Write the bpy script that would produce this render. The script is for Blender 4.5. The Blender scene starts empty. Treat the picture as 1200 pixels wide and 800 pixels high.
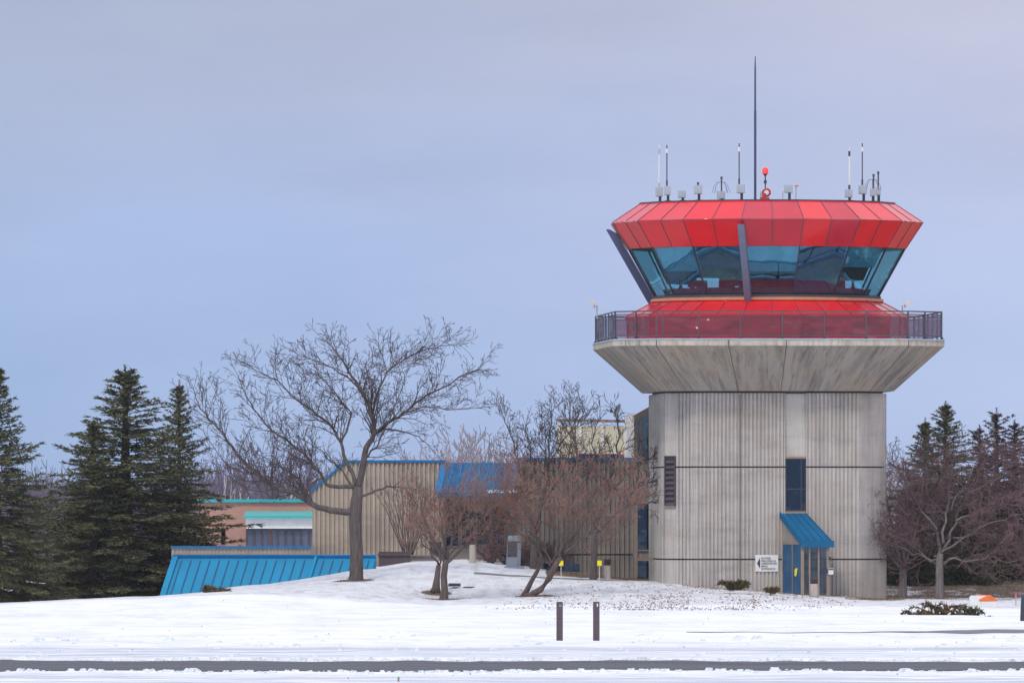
import bpy, math, random, bisect
from mathutils import Vector, Matrix
from math import sin, cos, pi, radians as R_
F = 11700.0; H = 3.85
scene = bpy.context.scene
COL = scene.collection
def P(px, py, Y): return Vector(((px-600)/F*Y, Y, H-(py-600)/F*Y))
def ZY(py, Y): return H-(py-600)/F*Y
def XY(px, Y): return (px-600)/F*Y
ORG = {}
# ------------------------------------------------------------------ materials
M = {}
def newmat(name):
    m = bpy.data.materials.new(name); m.use_nodes = True
    nt = m.node_tree; b = nt.nodes['Principled BSDF']; M[name] = m
    return m, nt, b
def N(nt, t, **kw):
    n = nt.nodes.new(t)
    for k, v in kw.items():
        if k in n.inputs.keys(): n.inputs[k].default_value = v
        else: setattr(n, k, v)
    return n
def coords(nt, scale=(1,1,1), uv=False):
    tc = nt.nodes.new('ShaderNodeTexCoord'); mp = nt.nodes.new('ShaderNodeMapping')
    nt.links.new(tc.outputs['UV' if uv else 'Object'], mp.inputs[0]); mp.inputs['Scale'].default_value = scale
    return mp.outputs[0]
def noise(nt, vec, scale, detail=4, rough=.55):
    n = N(nt, 'ShaderNodeTexNoise'); n.inputs['Scale'].default_value = scale; n.inputs['Detail'].default_value = detail
    n.inputs['Roughness'].default_value = rough
    nt.links.new(vec, n.inputs['Vector']); return n.outputs['Fac']
def ramp(nt, fac, stops):
    r = nt.nodes.new('ShaderNodeValToRGB'); nt.links.new(fac, r.inputs[0])
    e = r.color_ramp.elements
    while len(e) < len(stops): e.new(.5)
    for i, (p, c) in enumerate(stops):
        e[i].position = p; e[i].color = (*c, 1) if len(c) == 3 else c
    return r.outputs[0]
def mix(nt, fac, a, b, mode='MIX'):
    n = nt.nodes.new('ShaderNodeMix'); n.data_type = 'RGBA'; n.blend_type = mode
    for s, v in ((n.inputs[0], fac), (n.inputs[6], a), (n.inputs[7], b)):
        if hasattr(v, 'links'): nt.links.new(v, s)
        else: s.default_value = v if isinstance(v, (int, float)) else ((*v, 1) if len(v) == 3 else v)
    return n.outputs[2]
def math_(nt, op, a, b=0, clamp=False):
    n = nt.nodes.new('ShaderNodeMath'); n.operation = op; n.use_clamp = clamp
    for s, v in ((n.inputs[0], a), (n.inputs[1], b)):
        if hasattr(v, 'links'): nt.links.new(v, s)
        else: s.default_value = v
    return n.outputs[0]
def bump(nt, b, fac, strength, dist=.02):
    n = nt.nodes.new('ShaderNodeBump'); n.inputs['Strength'].default_value = strength; n.inputs['Distance'].default_value = dist
    nt.links.new(fac, n.inputs['Height']); nt.links.new(n.outputs[0], b.inputs['Normal'])
def simple(name, c1, c2=None, sc=3, rough=.7, metal=0, spec=.5, sv=(1,1,1), bmp=0, bs=20):
    m, nt, b = newmat(name)
    c2 = c2 or tuple(x*.8 for x in c1)
    v = coords(nt, sv); f = noise(nt, v, sc)
    nt.links.new(ramp(nt, f, [(.3, c2), (.7, c1)]), b.inputs['Base Color'])
    b.inputs['Roughness'].default_value = rough; b.inputs['Metallic'].default_value = metal
    b.inputs['Specular IOR Level'].default_value = spec
    if bmp: bump(nt, b, noise(nt, v, bs), bmp)
    return m
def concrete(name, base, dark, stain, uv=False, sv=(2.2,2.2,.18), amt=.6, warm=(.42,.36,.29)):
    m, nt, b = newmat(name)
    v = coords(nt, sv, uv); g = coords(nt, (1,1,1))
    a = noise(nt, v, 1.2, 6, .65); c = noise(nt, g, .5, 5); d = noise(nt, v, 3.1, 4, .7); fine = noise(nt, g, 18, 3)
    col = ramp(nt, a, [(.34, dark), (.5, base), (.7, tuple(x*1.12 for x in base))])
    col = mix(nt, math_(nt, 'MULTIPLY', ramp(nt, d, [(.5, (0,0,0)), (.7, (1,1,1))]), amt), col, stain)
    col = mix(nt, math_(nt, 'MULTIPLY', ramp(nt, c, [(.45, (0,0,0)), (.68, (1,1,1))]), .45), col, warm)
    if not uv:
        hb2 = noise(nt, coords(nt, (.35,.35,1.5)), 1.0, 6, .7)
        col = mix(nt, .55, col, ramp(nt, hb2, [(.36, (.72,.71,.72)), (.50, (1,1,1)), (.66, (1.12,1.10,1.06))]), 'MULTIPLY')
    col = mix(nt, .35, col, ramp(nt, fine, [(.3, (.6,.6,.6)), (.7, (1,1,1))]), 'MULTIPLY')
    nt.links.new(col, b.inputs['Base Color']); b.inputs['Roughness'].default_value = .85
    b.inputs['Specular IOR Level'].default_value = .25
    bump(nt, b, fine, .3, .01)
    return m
concrete('shaft_concrete', (.49,.455,.43), (.38,.355,.34), (.29,.27,.26), amt=.5)
concrete('panel_concrete', (.50,.48,.45), (.43,.41,.39), (.36,.34,.33), amt=.3)
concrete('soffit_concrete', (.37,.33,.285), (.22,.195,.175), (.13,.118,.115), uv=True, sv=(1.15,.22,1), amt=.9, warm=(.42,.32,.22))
concrete('rim_concrete', (.56,.51,.43), (.40,.35,.28), (.24,.21,.18), sv=(3,3,.5), amt=.6)
concrete('beige_cladding', (.47,.40,.335), (.40,.34,.285), (.33,.28,.235), amt=.4)
concrete('grey_and_shaded_cladding', (.27,.24,.23), (.22,.20,.19), (.17,.155,.15), amt=.4)  # plain grey parts, and the right wing's shade held in its colour
simple('joint_dark', (.10,.085,.08), rough=.9)
simple('frame_brown', (.30,.22,.17), (.24,.18,.14), rough=.5)
simple('dark_metal', (.035,.038,.06), rough=.45)
simple('steel_rail', (.10,.095,.11), (.07,.07,.085), rough=.5, metal=.3)
simple('flashing', (.42,.52,.62), rough=.35, metal=.2)
simple('blue_metal', (.005,.25,.46), (.005,.205,.39), sc=1.2, rough=.55, spec=.25, sv=(1,1,.5))
simple('blue_metal_dark', (.003,.10,.24), (.003,.08,.19), rough=.5)
simple('blue_coping', (.005,.17,.42), (.005,.14,.36), rough=.5, spec=.3)
simple('blue_door', (.006,.095,.21), (.005,.06,.14), rough=.35)
simple('teal_metal', (.01,.42,.46), (.01,.36,.40), rough=.5)
simple('teal_roof', (.07,.36,.31), (.05,.30,.27), rough=.6)
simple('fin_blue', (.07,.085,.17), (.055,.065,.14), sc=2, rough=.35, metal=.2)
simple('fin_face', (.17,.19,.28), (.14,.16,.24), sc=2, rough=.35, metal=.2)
simple('sill_orange', (.62,.27,.15), (.50,.22,.13), rough=.5)
simple('white_paint', (.78,.78,.76), (.66,.66,.66), rough=.5)
simple('box_grey', (.46,.49,.55), (.38,.41,.47), sc=6, rough=.5)
simple('awning_blue', (.003,.125,.27), (.003,.095,.215), sc=1.5, rough=.6, spec=.25)
simple('roof_blue', (.010,.12,.27), (.008,.075,.19), sc=1.5, rough=.6, spec=.25)
simple('dish_grey', (.16,.17,.21), (.12,.13,.16), rough=.6)
simple('orange_paint', (.80,.16,.03), (.70,.13,.03), rough=.5)
simple('yellow_paint', (.85,.75,.01), (.78,.68,.01), rough=.5)
simple('pink_paint', (.75,.07,.22), rough=.6); simple('green_paint', (.03,.45,.25), rough=.6)
simple('red_paint', (.62,.02,.02), rough=.4)
simple('stair_back', (.04,.075,.085), (.015,.03,.035), sc=2.2, rough=.8)
simple('far_glass', (.11,.14,.21), (.07,.09,.14), sc=.8, rough=.2)
simple('granite', (.27,.31,.38), (.21,.25,.31), sc=14, rough=.45)
simple('granite_light', (.55,.60,.66), (.47,.51,.57), sc=14, rough=.5)
simple('plaque', (.05,.055,.07), (.11,.10,.10), sc=5, rough=.15)
simple('cream', (.66,.62,.47), (.52,.49,.38), sc=1.2, rough=.7, sv=(2,2,.3))
simple('wood_stake', (.60,.55,.45), rough=.8)
simple('interior_dark', (.03,.035,.05), (.02,.025,.035), rough=.7)
simple('blind', (.012,.035,.11), (.010,.025,.07), rough=.8)
simple('blind_teal', (.04,.28,.38), (.02,.18,.27), rough=.8)
simple('asphalt', (.105,.105,.125), (.052,.052,.066), sc=.8, rough=.85, sv=(.05,1,1))
simple('wet_pavement', (.14,.14,.16), (.085,.085,.10), sc=.5, rough=.5, sv=(.25,1,1))
simple('bollard_wood', (.52,.46,.40), (.36,.31,.27), sc=3, rough=.8, sv=(3,3,.5))
simple('post_brown', (.10,.072,.085), (.072,.052,.062), sc=4, rough=.75, sv=(3,3,.3), bmp=.2)
simple('dead_leaf', (.30,.20,.13), (.16,.11,.08), sc=1.5, rough=.9)
simple('dirt', (.20,.115,.06), (.11,.07,.04), sc=6, rough=.95)
simple('hill_wood', (.10,.09,.12), (.07,.065,.085), sc=.02, rough=1)
simple('hill_snow', (.75,.78,.82), rough=1)
def barkmat(name, a, b2, sc=4):
    m, nt, b = newmat(name)
    v = coords(nt, (3,3,.5)); w = coords(nt)
    f = noise(nt, v, sc, 6, .7); g = noise(nt, w, 1.2)
    nt.links.new(mix(nt, math_(nt, 'MULTIPLY', g, .5), ramp(nt, f, [(.35, b2), (.62, a)]), tuple(x*.75 for x in a)), b.inputs['Base Color'])
    b.inputs['Roughness'].default_value = .9; b.inputs['Specular IOR Level'].default_value = .2
    bump(nt, b, f, .8, .04)
barkmat('bark_grey', (.15,.125,.12), (.05,.042,.042)); barkmat('bark_dark', (.11,.09,.095), (.05,.04,.045))
barkmat('bark_crab', (.17,.13,.12), (.07,.052,.05)); barkmat('bark_light', (.24,.205,.20), (.10,.085,.085))
barkmat('bark_birch', (.55,.50,.50), (.30,.25,.26)); barkmat('bark_spruce', (.10,.08,.07), (.05,.04,.035))
simple('twig_brown', (.085,.058,.058), (.05,.034,.038), sc=.6, rough=.9, spec=.2)
simple('twig_crab', (.28,.20,.16), (.12,.082,.07), sc=.6, rough=.9, spec=.2)
simple('twig_purple', (.20,.125,.13), (.11,.07,.078), sc=.6, rough=.9, spec=.2)
simple('twig_far', (.17,.14,.19), (.11,.09,.13), sc=.6, rough=.9, spec=.1)
simple('twig_pale', (.34,.29,.31), (.22,.19,.21), sc=.6, rough=.9, spec=.1)
simple('fruit', (.46,.10,.06), (.25,.07,.05), sc=3, rough=.7)
def needlemat(name, lo, mid, hi):
    m, nt, b = newmat(name); v = coords(nt)
    a = noise(nt, v, .9, 3); c = noise(nt, v, 9, 2)
    col = mix(nt, .5, ramp(nt, a, [(.35, lo), (.65, mid)]), ramp(nt, c, [(.38, lo), (.5, mid), (.68, hi)]))
    nt.links.new(col, b.inputs['Base Color']); b.inputs['Roughness'].default_value = .75; b.inputs['Specular IOR Level'].default_value = .2
needlemat('needles', (.026,.036,.024), (.105,.108,.052), (.34,.30,.13))
needlemat('needles_brown', (.035,.03,.028), (.085,.058,.045), (.20,.12,.07))
needlemat('juniper', (.04,.042,.02), (.10,.082,.03), (.30,.18,.05))
needlemat('juniper_brown', (.05,.04,.02), (.14,.095,.04), (.34,.19,.06))
def brick():
    m, nt, b = newmat('brick'); t = N(nt, 'ShaderNodeTexBrick'); nt.links.new(coords(nt, (1,1,1), True), t.inputs['Vector'])
    t.inputs['Color1'].default_value = (.46,.22,.16,1); t.inputs['Color2'].default_value = (.38,.18,.14,1)
    t.inputs['Mortar'].default_value = (.42,.33,.30,1); t.inputs['Scale'].default_value = 2.5; t.inputs['Mortar Size'].default_value = .025
    nt.links.new(t.outputs[0], b.inputs['Base Color']); b.inputs['Roughness'].default_value = .85
brick()
def redmat(name, c, c2, rough=.3, wave=0):
    m, nt, b = newmat(name); v = coords(nt)
    f = noise(nt, v, .8, 3)
    nt.links.new(ramp(nt, f, [(.35, c2), (.65, c)]), b.inputs['Base Color'])
    b.inputs['Roughness'].default_value = rough; b.inputs['Specular IOR Level'].default_value = .35
    b.inputs['Coat Weight'].default_value = .5; b.inputs['Coat Roughness'].default_value = .10
    if wave: b.inputs['Coat Weight'].default_value = 1; b.inputs['Coat IOR'].default_value = 1.7; b.inputs['Coat Roughness'].default_value = .07
    if wave: bump(nt, b, noise(nt, coords(nt, (1,1,1.6)), .5, 2), wave, 1.2)
redmat('red_panel', (.78,.004,.010), (.70,.004,.009)); redmat('red_panel_crimson', (.58,.006,.028), (.50,.005,.024))
redmat('red_skirt', (.78,.006,.008), (.70,.005,.008)); redmat('red_wall', (.42,.010,.03), (.34,.008,.024), .08, .7)
def glassmat(name, tint, gfac, rough=.03, bm=0, diff=None, dfac=0, base=0, gcol=(.85,.95,1)):
    m = bpy.data.materials.new(name); m.use_nodes = True; M[name] = m; nt = m.node_tree
    nt.nodes.remove(nt.nodes['Principled BSDF']); out = nt.nodes['Material Output']
    t = N(nt, 'ShaderNodeBsdfTransparent'); t.inputs[0].default_value = (*tint, 1)
    g = N(nt, 'ShaderNodeBsdfAnisotropic') if False else N(nt, 'ShaderNodeBsdfGlossy'); g.inputs['Roughness'].default_value = rough
    g.inputs['Color'].default_value = (*gcol, 1)
    lw = N(nt, 'ShaderNodeLayerWeight'); lw.inputs[0].default_value = .5
    f = math_(nt, 'ADD', math_(nt, 'MULTIPLY', math_(nt, 'ADD', math_(nt, 'POWER', lw.outputs['Facing'], 4), .045), gfac), base, True)
    mx = N(nt, 'ShaderNodeMixShader'); nt.links.new(f, mx.inputs[0])
    a = t.outputs[0]
    if diff:
        d = N(nt, 'ShaderNodeBsdfDiffuse'); d.inputs[0].default_value = (*diff, 1)
        m2 = N(nt, 'ShaderNodeMixShader'); m2.inputs[0].default_value = dfac
        nt.links.new(t.outputs[0], m2.inputs[1]); nt.links.new(d.outputs[0], m2.inputs[2]); a = m2.outputs[0]
    nt.links.new(a, mx.inputs[1]); nt.links.new(g.outputs[0], mx.inputs[2]); nt.links.new(mx.outputs[0], out.inputs[0])
    if bm:
        bn = N(nt, 'ShaderNodeBump'); bn.inputs['Strength'].default_value = bm; bn.inputs['Distance'].default_value = .3
        nt.links.new(noise(nt, coords(nt, (1,1,1.3)), .6, 2), bn.inputs['Height']); nt.links.new(bn.outputs[0], g.inputs['Normal'])
glassmat('cab_glass', (.55,.90,.97), .9, .03, .06, base=.24, gcol=(.28,.66,.92))
glassmat('rail_panel', (.64,.48,.52), .8, .06, .15, (.20,.15,.17), .10)
glassmat('dark_glass', (.10,.16,.24), 1.6, .03, .03, gcol=(.5,.75,1))
glassmat('teal_glass', (.25,.42,.42), 2.6, .03, .08)
glassmat('door_glass', (.35,.5,.65), 1.5, .03, .03)
m, nt, b = newmat('beacon_lens'); b.inputs['Base Color'].default_value = (.8,.03,.03,1); b.inputs['Emission Color'].default_value = (1,.06,.05,1); b.inputs['Emission Strength'].default_value = .5
nt.links.new(ramp(nt, noise(nt, coords(nt), 8), [(.3, (.7,.02,.02)), (.7, (.9,.08,.06))]), b.inputs['Base Color'])
# ------------------------------------------------------------------ mesh helpers
class MB:
    def __init__(s): s.v = []; s.f = []; s.uv = {}; s.mi = []
    def vert(s, p): s.v.append((p[0], p[1], p[2])); return len(s.v)-1
    def face(s, pts, uv=None, mi=0):
        i = [s.vert(p) for p in pts]
        if uv: s.uv[len(s.f)] = uv
        s.f.append(i); s.mi.append(mi)
    def fi(s, idx, mi=0): s.f.append(idx); s.mi.append(mi)
    def box(s, c, d, rz=0, T=None, shear=None, mi=0):
        hx, hy, hz = d[0]/2, d[1]/2, d[2]/2; cs, sn = cos(rz), sin(rz); b = len(s.v)
        for z in (-hz, hz):
            for x, y in ((-hx,-hy),(hx,-hy),(hx,hy),(-hx,hy)):
                p = (c[0]+x*cs-y*sn, c[1]+x*sn+y*cs, c[2]+z)
                s.v.append(tuple(T(*p)) if T else p)
        for q in ((3,2,1,0),(4,5,6,7),(0,1,5,4),(1,2,6,5),(2,3,7,6),(3,0,4,7)): s.fi([b+k for k in q], mi)
    def tube(s, pts, rad, n=6, cap=True, mi=0):
        b = len(s.v); m = len(pts)
        up = Vector((0,0,1))
        for i, p in enumerate(pts):
            d = (pts[min(i+1, m-1)]-pts[max(i-1, 0)])
            if d.length < 1e-9: d = Vector((0,0,1))
            d.normalize()
            a = d.cross(Vector((0.31,.95,.02)) if abs(d.z) > .8 else up)
            if a.length < 1e-6: a = Vector((1,0,0))
            a.normalize(); c = d.cross(a); r = rad[i] if hasattr(rad, '__len__') else rad
            for k in range(n):
                t = 2*pi*k/n
                q = p+(a*cos(t)+c*sin(t))*r; s.v.append((q.x, q.y, q.z))
        for i in range(m-1):
            for k in range(n):
                k2 = (k+1) % n
                s.fi([b+i*n+k, b+i*n+k2, b+(i+1)*n+k2, b+(i+1)*n+k], mi)
        if cap:
            s.fi([b+k for k in range(n)][::-1], mi); s.fi([b+(m-1)*n+k for k in range(n)], mi)
    def rod(s, a, b, r, n=6, mi=0): s.tube([Vector(a), Vector(b)], r, n, True, mi)
    def beam(s, a, b, w, d, side, mi=0):
        # rectangular bar from a to b; side = width direction
        a = Vector(a); b = Vector(b); side = Vector(side).normalized(); dr = (b-a).normalized(); o = dr.cross(side).normalized()
        k = len(s.v)
        for p in (a, b):
            for x, y in ((-1,-1),(1,-1),(1,1),(-1,1)):
                q = p+side*(x*w/2)+o*(y*d/2); s.v.append(tuple(q))
        for q in ((3,2,1,0),(4,5,6,7),(0,1,5,4),(1,2,6,5),(2,3,7,6),(3,0,4,7)): s.fi([k+j for j in q], mi)
    def rings(s, rs, closed=True, cap0=False, cap1=False, uv=False, mi=0):
        n = len(rs[0]); b = len(s.v)
        for r in rs:
            for p in r: s.v.append(tuple(p))
        per = [0]
        for k in range(n): per.append(per[-1]+(Vector(rs[0][k])-Vector(rs[0][(k+1) % n])).length)
        for i in range(len(rs)-1):
            for k in range(n if closed else n-1):
                k2 = (k+1) % n
                if uv:
                    s.uv[len(s.f)] = [(per[k], i), (per[k+1], i), (per[k+1], i+1), (per[k], i+1)]
                s.fi([b+i*n+k, b+i*n+k2, b+(i+1)*n+k2, b+(i+1)*n+k], mi)
        if cap0: s.fi([b+k for k in range(n)][::-1], mi)
        if cap1: s.fi([b+(len(rs)-1)*n+k for k in range(n)], mi)
    def build(s, name, mats, parent=None, smooth=False, origin=None):
        me = bpy.data.meshes.new(name)
        if not isinstance(mats, (list, tuple)): mats = [mats]
        o0 = Vector(origin) if origin is not None else (ORG[parent.name] if parent else Vector((0,0,0)))
        ox, oy, oz = o0
        me.from_pydata([(x-ox, y-oy, z-oz) for x, y, z in s.v], [], s.f)
        for mm in mats: me.materials.append(M[mm])
        if len(mats) > 1: me.polygons.foreach_set('material_index', s.mi)
        if s.uv:
            ul = me.uv_layers.new(name='uv')
            for pi_, uvs in s.uv.items():
                p = me.polygons[pi_]
                for j, li in enumerate(p.loop_indices): ul.data[li].uv = uvs[j]
        if smooth: me.polygons.foreach_set('use_smooth', [True]*len(me.polygons))
        me.update()
        o = bpy.data.objects.new(name, me); COL.objects.link(o)
        if parent: o.parent = parent
        else: o.location = o0
        ORG[o.name] = o0
        return o
def build_each(mb, name, mats, parent):
    """one object per connected piece"""
    root = list(range(len(mb.v)))
    def fnd(a):
        while root[a] != a: root[a] = root[root[a]]; a = root[a]
        return a
    for f in mb.f:
        for j in f[1:]: root[fnd(f[0])] = fnd(j)
    g = {}
    for i, f in enumerate(mb.f): g.setdefault(fnd(f[0]), []).append(i)
    out = []
    for fs in g.values():
        m2 = MB(); mp = {}
        for i in fs:
            for j in mb.f[i]:
                if j not in mp: mp[j] = len(m2.v); m2.v.append(mb.v[j])
            m2.f.append([mp[j] for j in mb.f[i]]); m2.mi.append(mb.mi[i])
        out.append(m2.build(name, mats, parent))
    return out
def tag(o, label=None, cat=None, group=None, kind=None):
    if label: o['label'] = label
    if cat: o['category'] = cat
    if group: o['group'] = group
    if kind: o['kind'] = kind
    return o
def thing(name, loc, label, cat, group=None):
    o = bpy.data.objects.new(name, None); COL.objects.link(o); o.location = loc; ORG[o.name] = Vector(loc); o.empty_display_size = .3
    return tag(o, label, cat, group)
def one(name, mb, mats, loc, label, cat, group=None, smooth=False):
    return tag(mb.build(name, mats, None, smooth, origin=loc), label, cat, group)
def copytree(o, loc, label, parent=None, scale=None):
    c = o.copy(); COL.objects.link(c)
    if parent is None:
        c.location = loc; c['label'] = label
        if scale: c.scale = scale
        ORG[c.name] = Vector(loc)
    else: c.parent = parent
    for ch in [x for x in bpy.data.objects if x.parent == o]: copytree(ch, None, None, c)
    return c
# ------------------------------------------------------------------ terrain
def lerp_table(t, x):
    if x <= t[0][0]: return t[0][1]
    if x >= t[-1][0]: return t[-1][1]
    i = bisect.bisect_right([a for a, _ in t], x)-1
    a, b = t[i], t[i+1]; u = (x-a[0])/(b[0]-a[0]); u = u*u*(3-2*u)*.6+u*.4
    return a[1]+(b[1]-a[1])*u
def yrow(Y, pts): return [((px-600)/26., ZY(py, Y)) for px, py in pts]
def zrow(pts): return [((px-600)/26., z) for px, z in pts]
ROWS = [
 (180, zrow([(0,-.45),(1200,-.45)])), (295, zrow([(0,-.40),(1200,-.40)])), (312, zrow([(0,-.36),(1200,-.34)])),
 (330, zrow([(0,-.30),(1200,-.30)])), (375, zrow([(0,-.20),(600,-.20),(1200,-.27)])),
 (400, zrow([(0,.02),(120,.16),(300,.22),(430,-.08),(520,-.16),(1200,-.24)])),
 (418, zrow([(0,-.10),(150,.16),(300,.30),(430,-.02),(520,-.12),(800,-.12),(1200,-.22)])),
 (435, zrow([(0,-.12),(187,.16),(260,.36),(330,.50),(415,.55),(480,.20),(520,.06),(630,.20),(740,.26),(860,.16),(960,-.05),(1060,-.10),(1200,-.15)])),
 (445, zrow([(0,-.22),(187,.12),(300,.45),(415,.82),(480,.95),(540,.98),(600,.92),(660,.82),(740,.76),(860,.43),(940,.20),(1035,.0),(1060,.0),(1200,-.05)])),
 (452, zrow([(0,-.3),(187,.06),(300,.56),(430,1.22),(490,1.42),(560,1.42),(600,1.24),(660,1.06),(740,.80),(860,.5),(940,.2),(1035,.0),(1200,.0)])),
 (460, zrow([(0,-.35),(187,.0),(300,.6),(430,1.32),(480,1.62),(540,1.70),(600,1.5),(660,1.22),(740,.82),(860,.5),(940,.2),(1000,.1),(1050,.30),(1200,.28)])),
 (472, zrow([(0,-.4),(300,-.3),(430,.4),(540,.8),(700,.5),(900,.1),(980,.2),(1060,.62),(1200,.6)])),
 (500, zrow([(0,-.4),(900,-.1),(1060,.75),(1200,.7)])), (560, zrow([(0,-.6),(900,-.3),(1200,.1)])), (9000, zrow([(0,-.6),(1200,-.6)]))]
RY = [r[0] for r in ROWS]
from mathutils import noise as mn
def gz(X, Y, rough=True):
    if Y <= RY[0]: z = ROWS[0][1][0][1]
    elif Y >= RY[-1]: z = -.6
    else:
        i = bisect.bisect_right(RY, Y)-1
        u = (Y-RY[i])/(RY[i+1]-RY[i]); u = u*u*(3-2*u)*.5+u*.5
        z = lerp_table(ROWS[i][1], X)*(1-u)+lerp_table(ROWS[i+1][1], X)*u
    if rough and Y < 600 and Y > 150:
        z += .05*mn.noise(Vector((X*.22, Y*.09, 0)))+.028*mn.noise(Vector((X*.8, Y*.3, 3)))
        if 405 < Y < 447: z += .022*mn.noise(Vector((X*2.4, Y*1.6, 7)))*min(1, max(0, (X+5)/8))
    return z
def frange(a, b, s):
    n = int(round((b-a)/s)); return [a+(b-a)*i/n for i in range(n)]
def build_ground():
    xs = [-9000,-3000,-1000,-400,-150,-80,-50]+frange(-32, 32, .2)+[32,50,80,150,400,1000,3000,9000]
    ys = [-600,-200,0,100,160]+frange(195, 425, 1)+frange(425, 476, .25)+frange(476, 560, 4)+[560,620,700,900,1300,2000,3000,5000,9000]
    v = []; g = []; og = []
    trunks = [(415,445,1.3,.5),(520,434,1.2,.5),(510,438,.9,.4),(628,435,1.2,.5),(1058,449,1.3,.5),(1100,447,1.3,.5)]
    tx = [((px-600)/F*Y, Y, rx, ry) for px, Y, rx, ry in trunks]
    for y in ys:
        for x in xs:
            v.append((x, y, gz(x, y)))
            a = 0
            px = 600+x*F/max(y, 1)
            if 430 < y < 520:
                if px > 1020: a = max(a, min(1, (px-1020)/60)*min(1, max(0, (y-447)/4))*.60)
                if 640 < px < 765 and y > 447: a = max(a, .62*min(1, max(0, (y-448)/2.5)))
                if 560 < px < 765 and 443.5 < y < 446: a = max(a, .30)
                if px > 960 and 443 < y < 447: a = max(a, .45)
                if 990 < px < 1060 and y > 441: a = max(a, .55)
            if 404 < y < 446 and px > 540: a = max(a, .17*min(1, (px-540)/120)*(1 if y > 409 else .5))
            for t in tx:
                d = ((x-t[0])/t[2])**2+((y-t[1])/(t[3]*3.5))**2
                if d < 1: a = max(a, 1-d*.9)
            g.append(a)
            e_ = 421+3*mn.noise(Vector((x*.12, 3, 3)))+(0 if x > -6 else (x+6)*-.5)
            og.append(min(1, max(0, (y-e_)/3)))
    nx = len(xs); f = [(j*nx+i, j*nx+i+1, (j+1)*nx+i+1, (j+1)*nx+i) for j in range(len(ys)-1) for i in range(nx-1)]
    me = bpy.data.meshes.new('snow_ground'); me.from_pydata(v, [], f); me.polygons.foreach_set('use_smooth', [True]*len(f))
    at = me.attributes.new('bare', 'FLOAT', 'POINT'); at.data.foreach_set('value', g)
    at2 = me.attributes.new('old_shaded_snow', 'FLOAT', 'POINT'); at2.data.foreach_set('value', og)  # older snow on the mound, darkened to carry the slope's grey shading
    m, nt, b = newmat('snow')
    oa = N(nt, 'ShaderNodeAttribute', attribute_name='old_shaded_snow')
    at = N(nt, 'ShaderNodeAttribute', attribute_name='bare')
    c = coords(nt); n1 = noise(nt, coords(nt, (1,.35,1)), 1.1, 5, .65); n2 = noise(nt, c, 5, 4, .7)
    nn = math_(nt, 'ADD', math_(nt, 'MULTIPLY', n1, .55), math_(nt, 'MULTIPLY', n2, .45))
    msk = math_(nt, 'MULTIPLY', math_(nt, 'SUBTRACT', math_(nt, 'ADD', nn, math_(nt, 'MULTIPLY', at.outputs['Fac'], .62)), .76), 14, True)
    grass = ramp(nt, noise(nt, c, 7, 4, .7), [(.35, (.07,.05,.035)), (.55, (.16,.11,.07)), (.7, (.27,.20,.13))])
    # wind-packed snow, its relief shading painted in as darker bluish tones
    big = noise(nt, coords(nt, (.06,.10,1)), 1.0, 5, .6)
    snow = ramp(nt, big, [(.30, (.74,.75,.79)), (.62, (.86,.86,.86))])
    relief_shade = noise(nt, coords(nt, (.5,.16,1)), 1.0, 7, .72)
    snow = mix(nt, .8, snow, ramp(nt, relief_shade, [(.36, (.80,.82,.89)), (.53, (1,1,1))]), 'MULTIPLY')
    soil_and_shade = noise(nt, coords(nt, (1,.25,1)), 1.6, 6, .72)  # dirt of the old snow together with the mound's painted shading
    snow = mix(nt, oa.outputs['Fac'], snow, ramp(nt, soil_and_shade, [(.36, (.52,.49,.49)), (.50, (.64,.645,.68)), (.66, (.73,.735,.76))]))
    sepx = nt.nodes.new('ShaderNodeSeparateXYZ'); nt.links.new(c, sepx.inputs[0])
    # dirty plough / tyre tracks beside the road, running along X
    st = noise(nt, coords(nt, (.018,.42,1)), 1.3, 5, .75)
    def band(y0, w):
        d = math_(nt, 'ABSOLUTE', math_(nt, 'SUBTRACT', sepx.outputs[1], y0)); return math_(nt, 'SUBTRACT', 1, math_(nt, 'DIVIDE', d, w), True)
    bd = math_(nt, 'MAXIMUM', band(303, 14), math_(nt, 'MULTIPLY', band(253, 13), .9))
    tr = math_(nt, 'MULTIPLY', math_(nt, 'MULTIPLY', ramp(nt, st, [(.40, (0,0,0)), (.54, (1,1,1))]), math_(nt, 'MULTIPLY', bd, 1.6, True), True), .85)
    snow = mix(nt, tr, snow, (.40,.43,.51))
    sp = noise(nt, coords(nt, (1,.4,1)), 2.2, 2, .5)
    snow = mix(nt, math_(nt, 'MULTIPLY', ramp(nt, sp, [(.73, (0,0,0)), (.76, (1,1,1))]), .5), snow, (.30,.24,.2))
    nt.links.new(mix(nt, msk, snow, grass), b.inputs['Base Color'])
    b.inputs['Roughness'].default_value = .8; b.inputs['Specular IOR Level'].default_value = .15
    bump(nt, b, math_(nt, 'ADD', n2, math_(nt, 'MULTIPLY', noise(nt, coords(nt, (.8,.3,1)), 1.5, 5, .6), 2.5)), .5, .08)
    me.materials.append(m)
    o = bpy.data.objects.new('snow_ground', me); COL.objects.link(o); tag(o, kind='structure')
build_ground()
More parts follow.
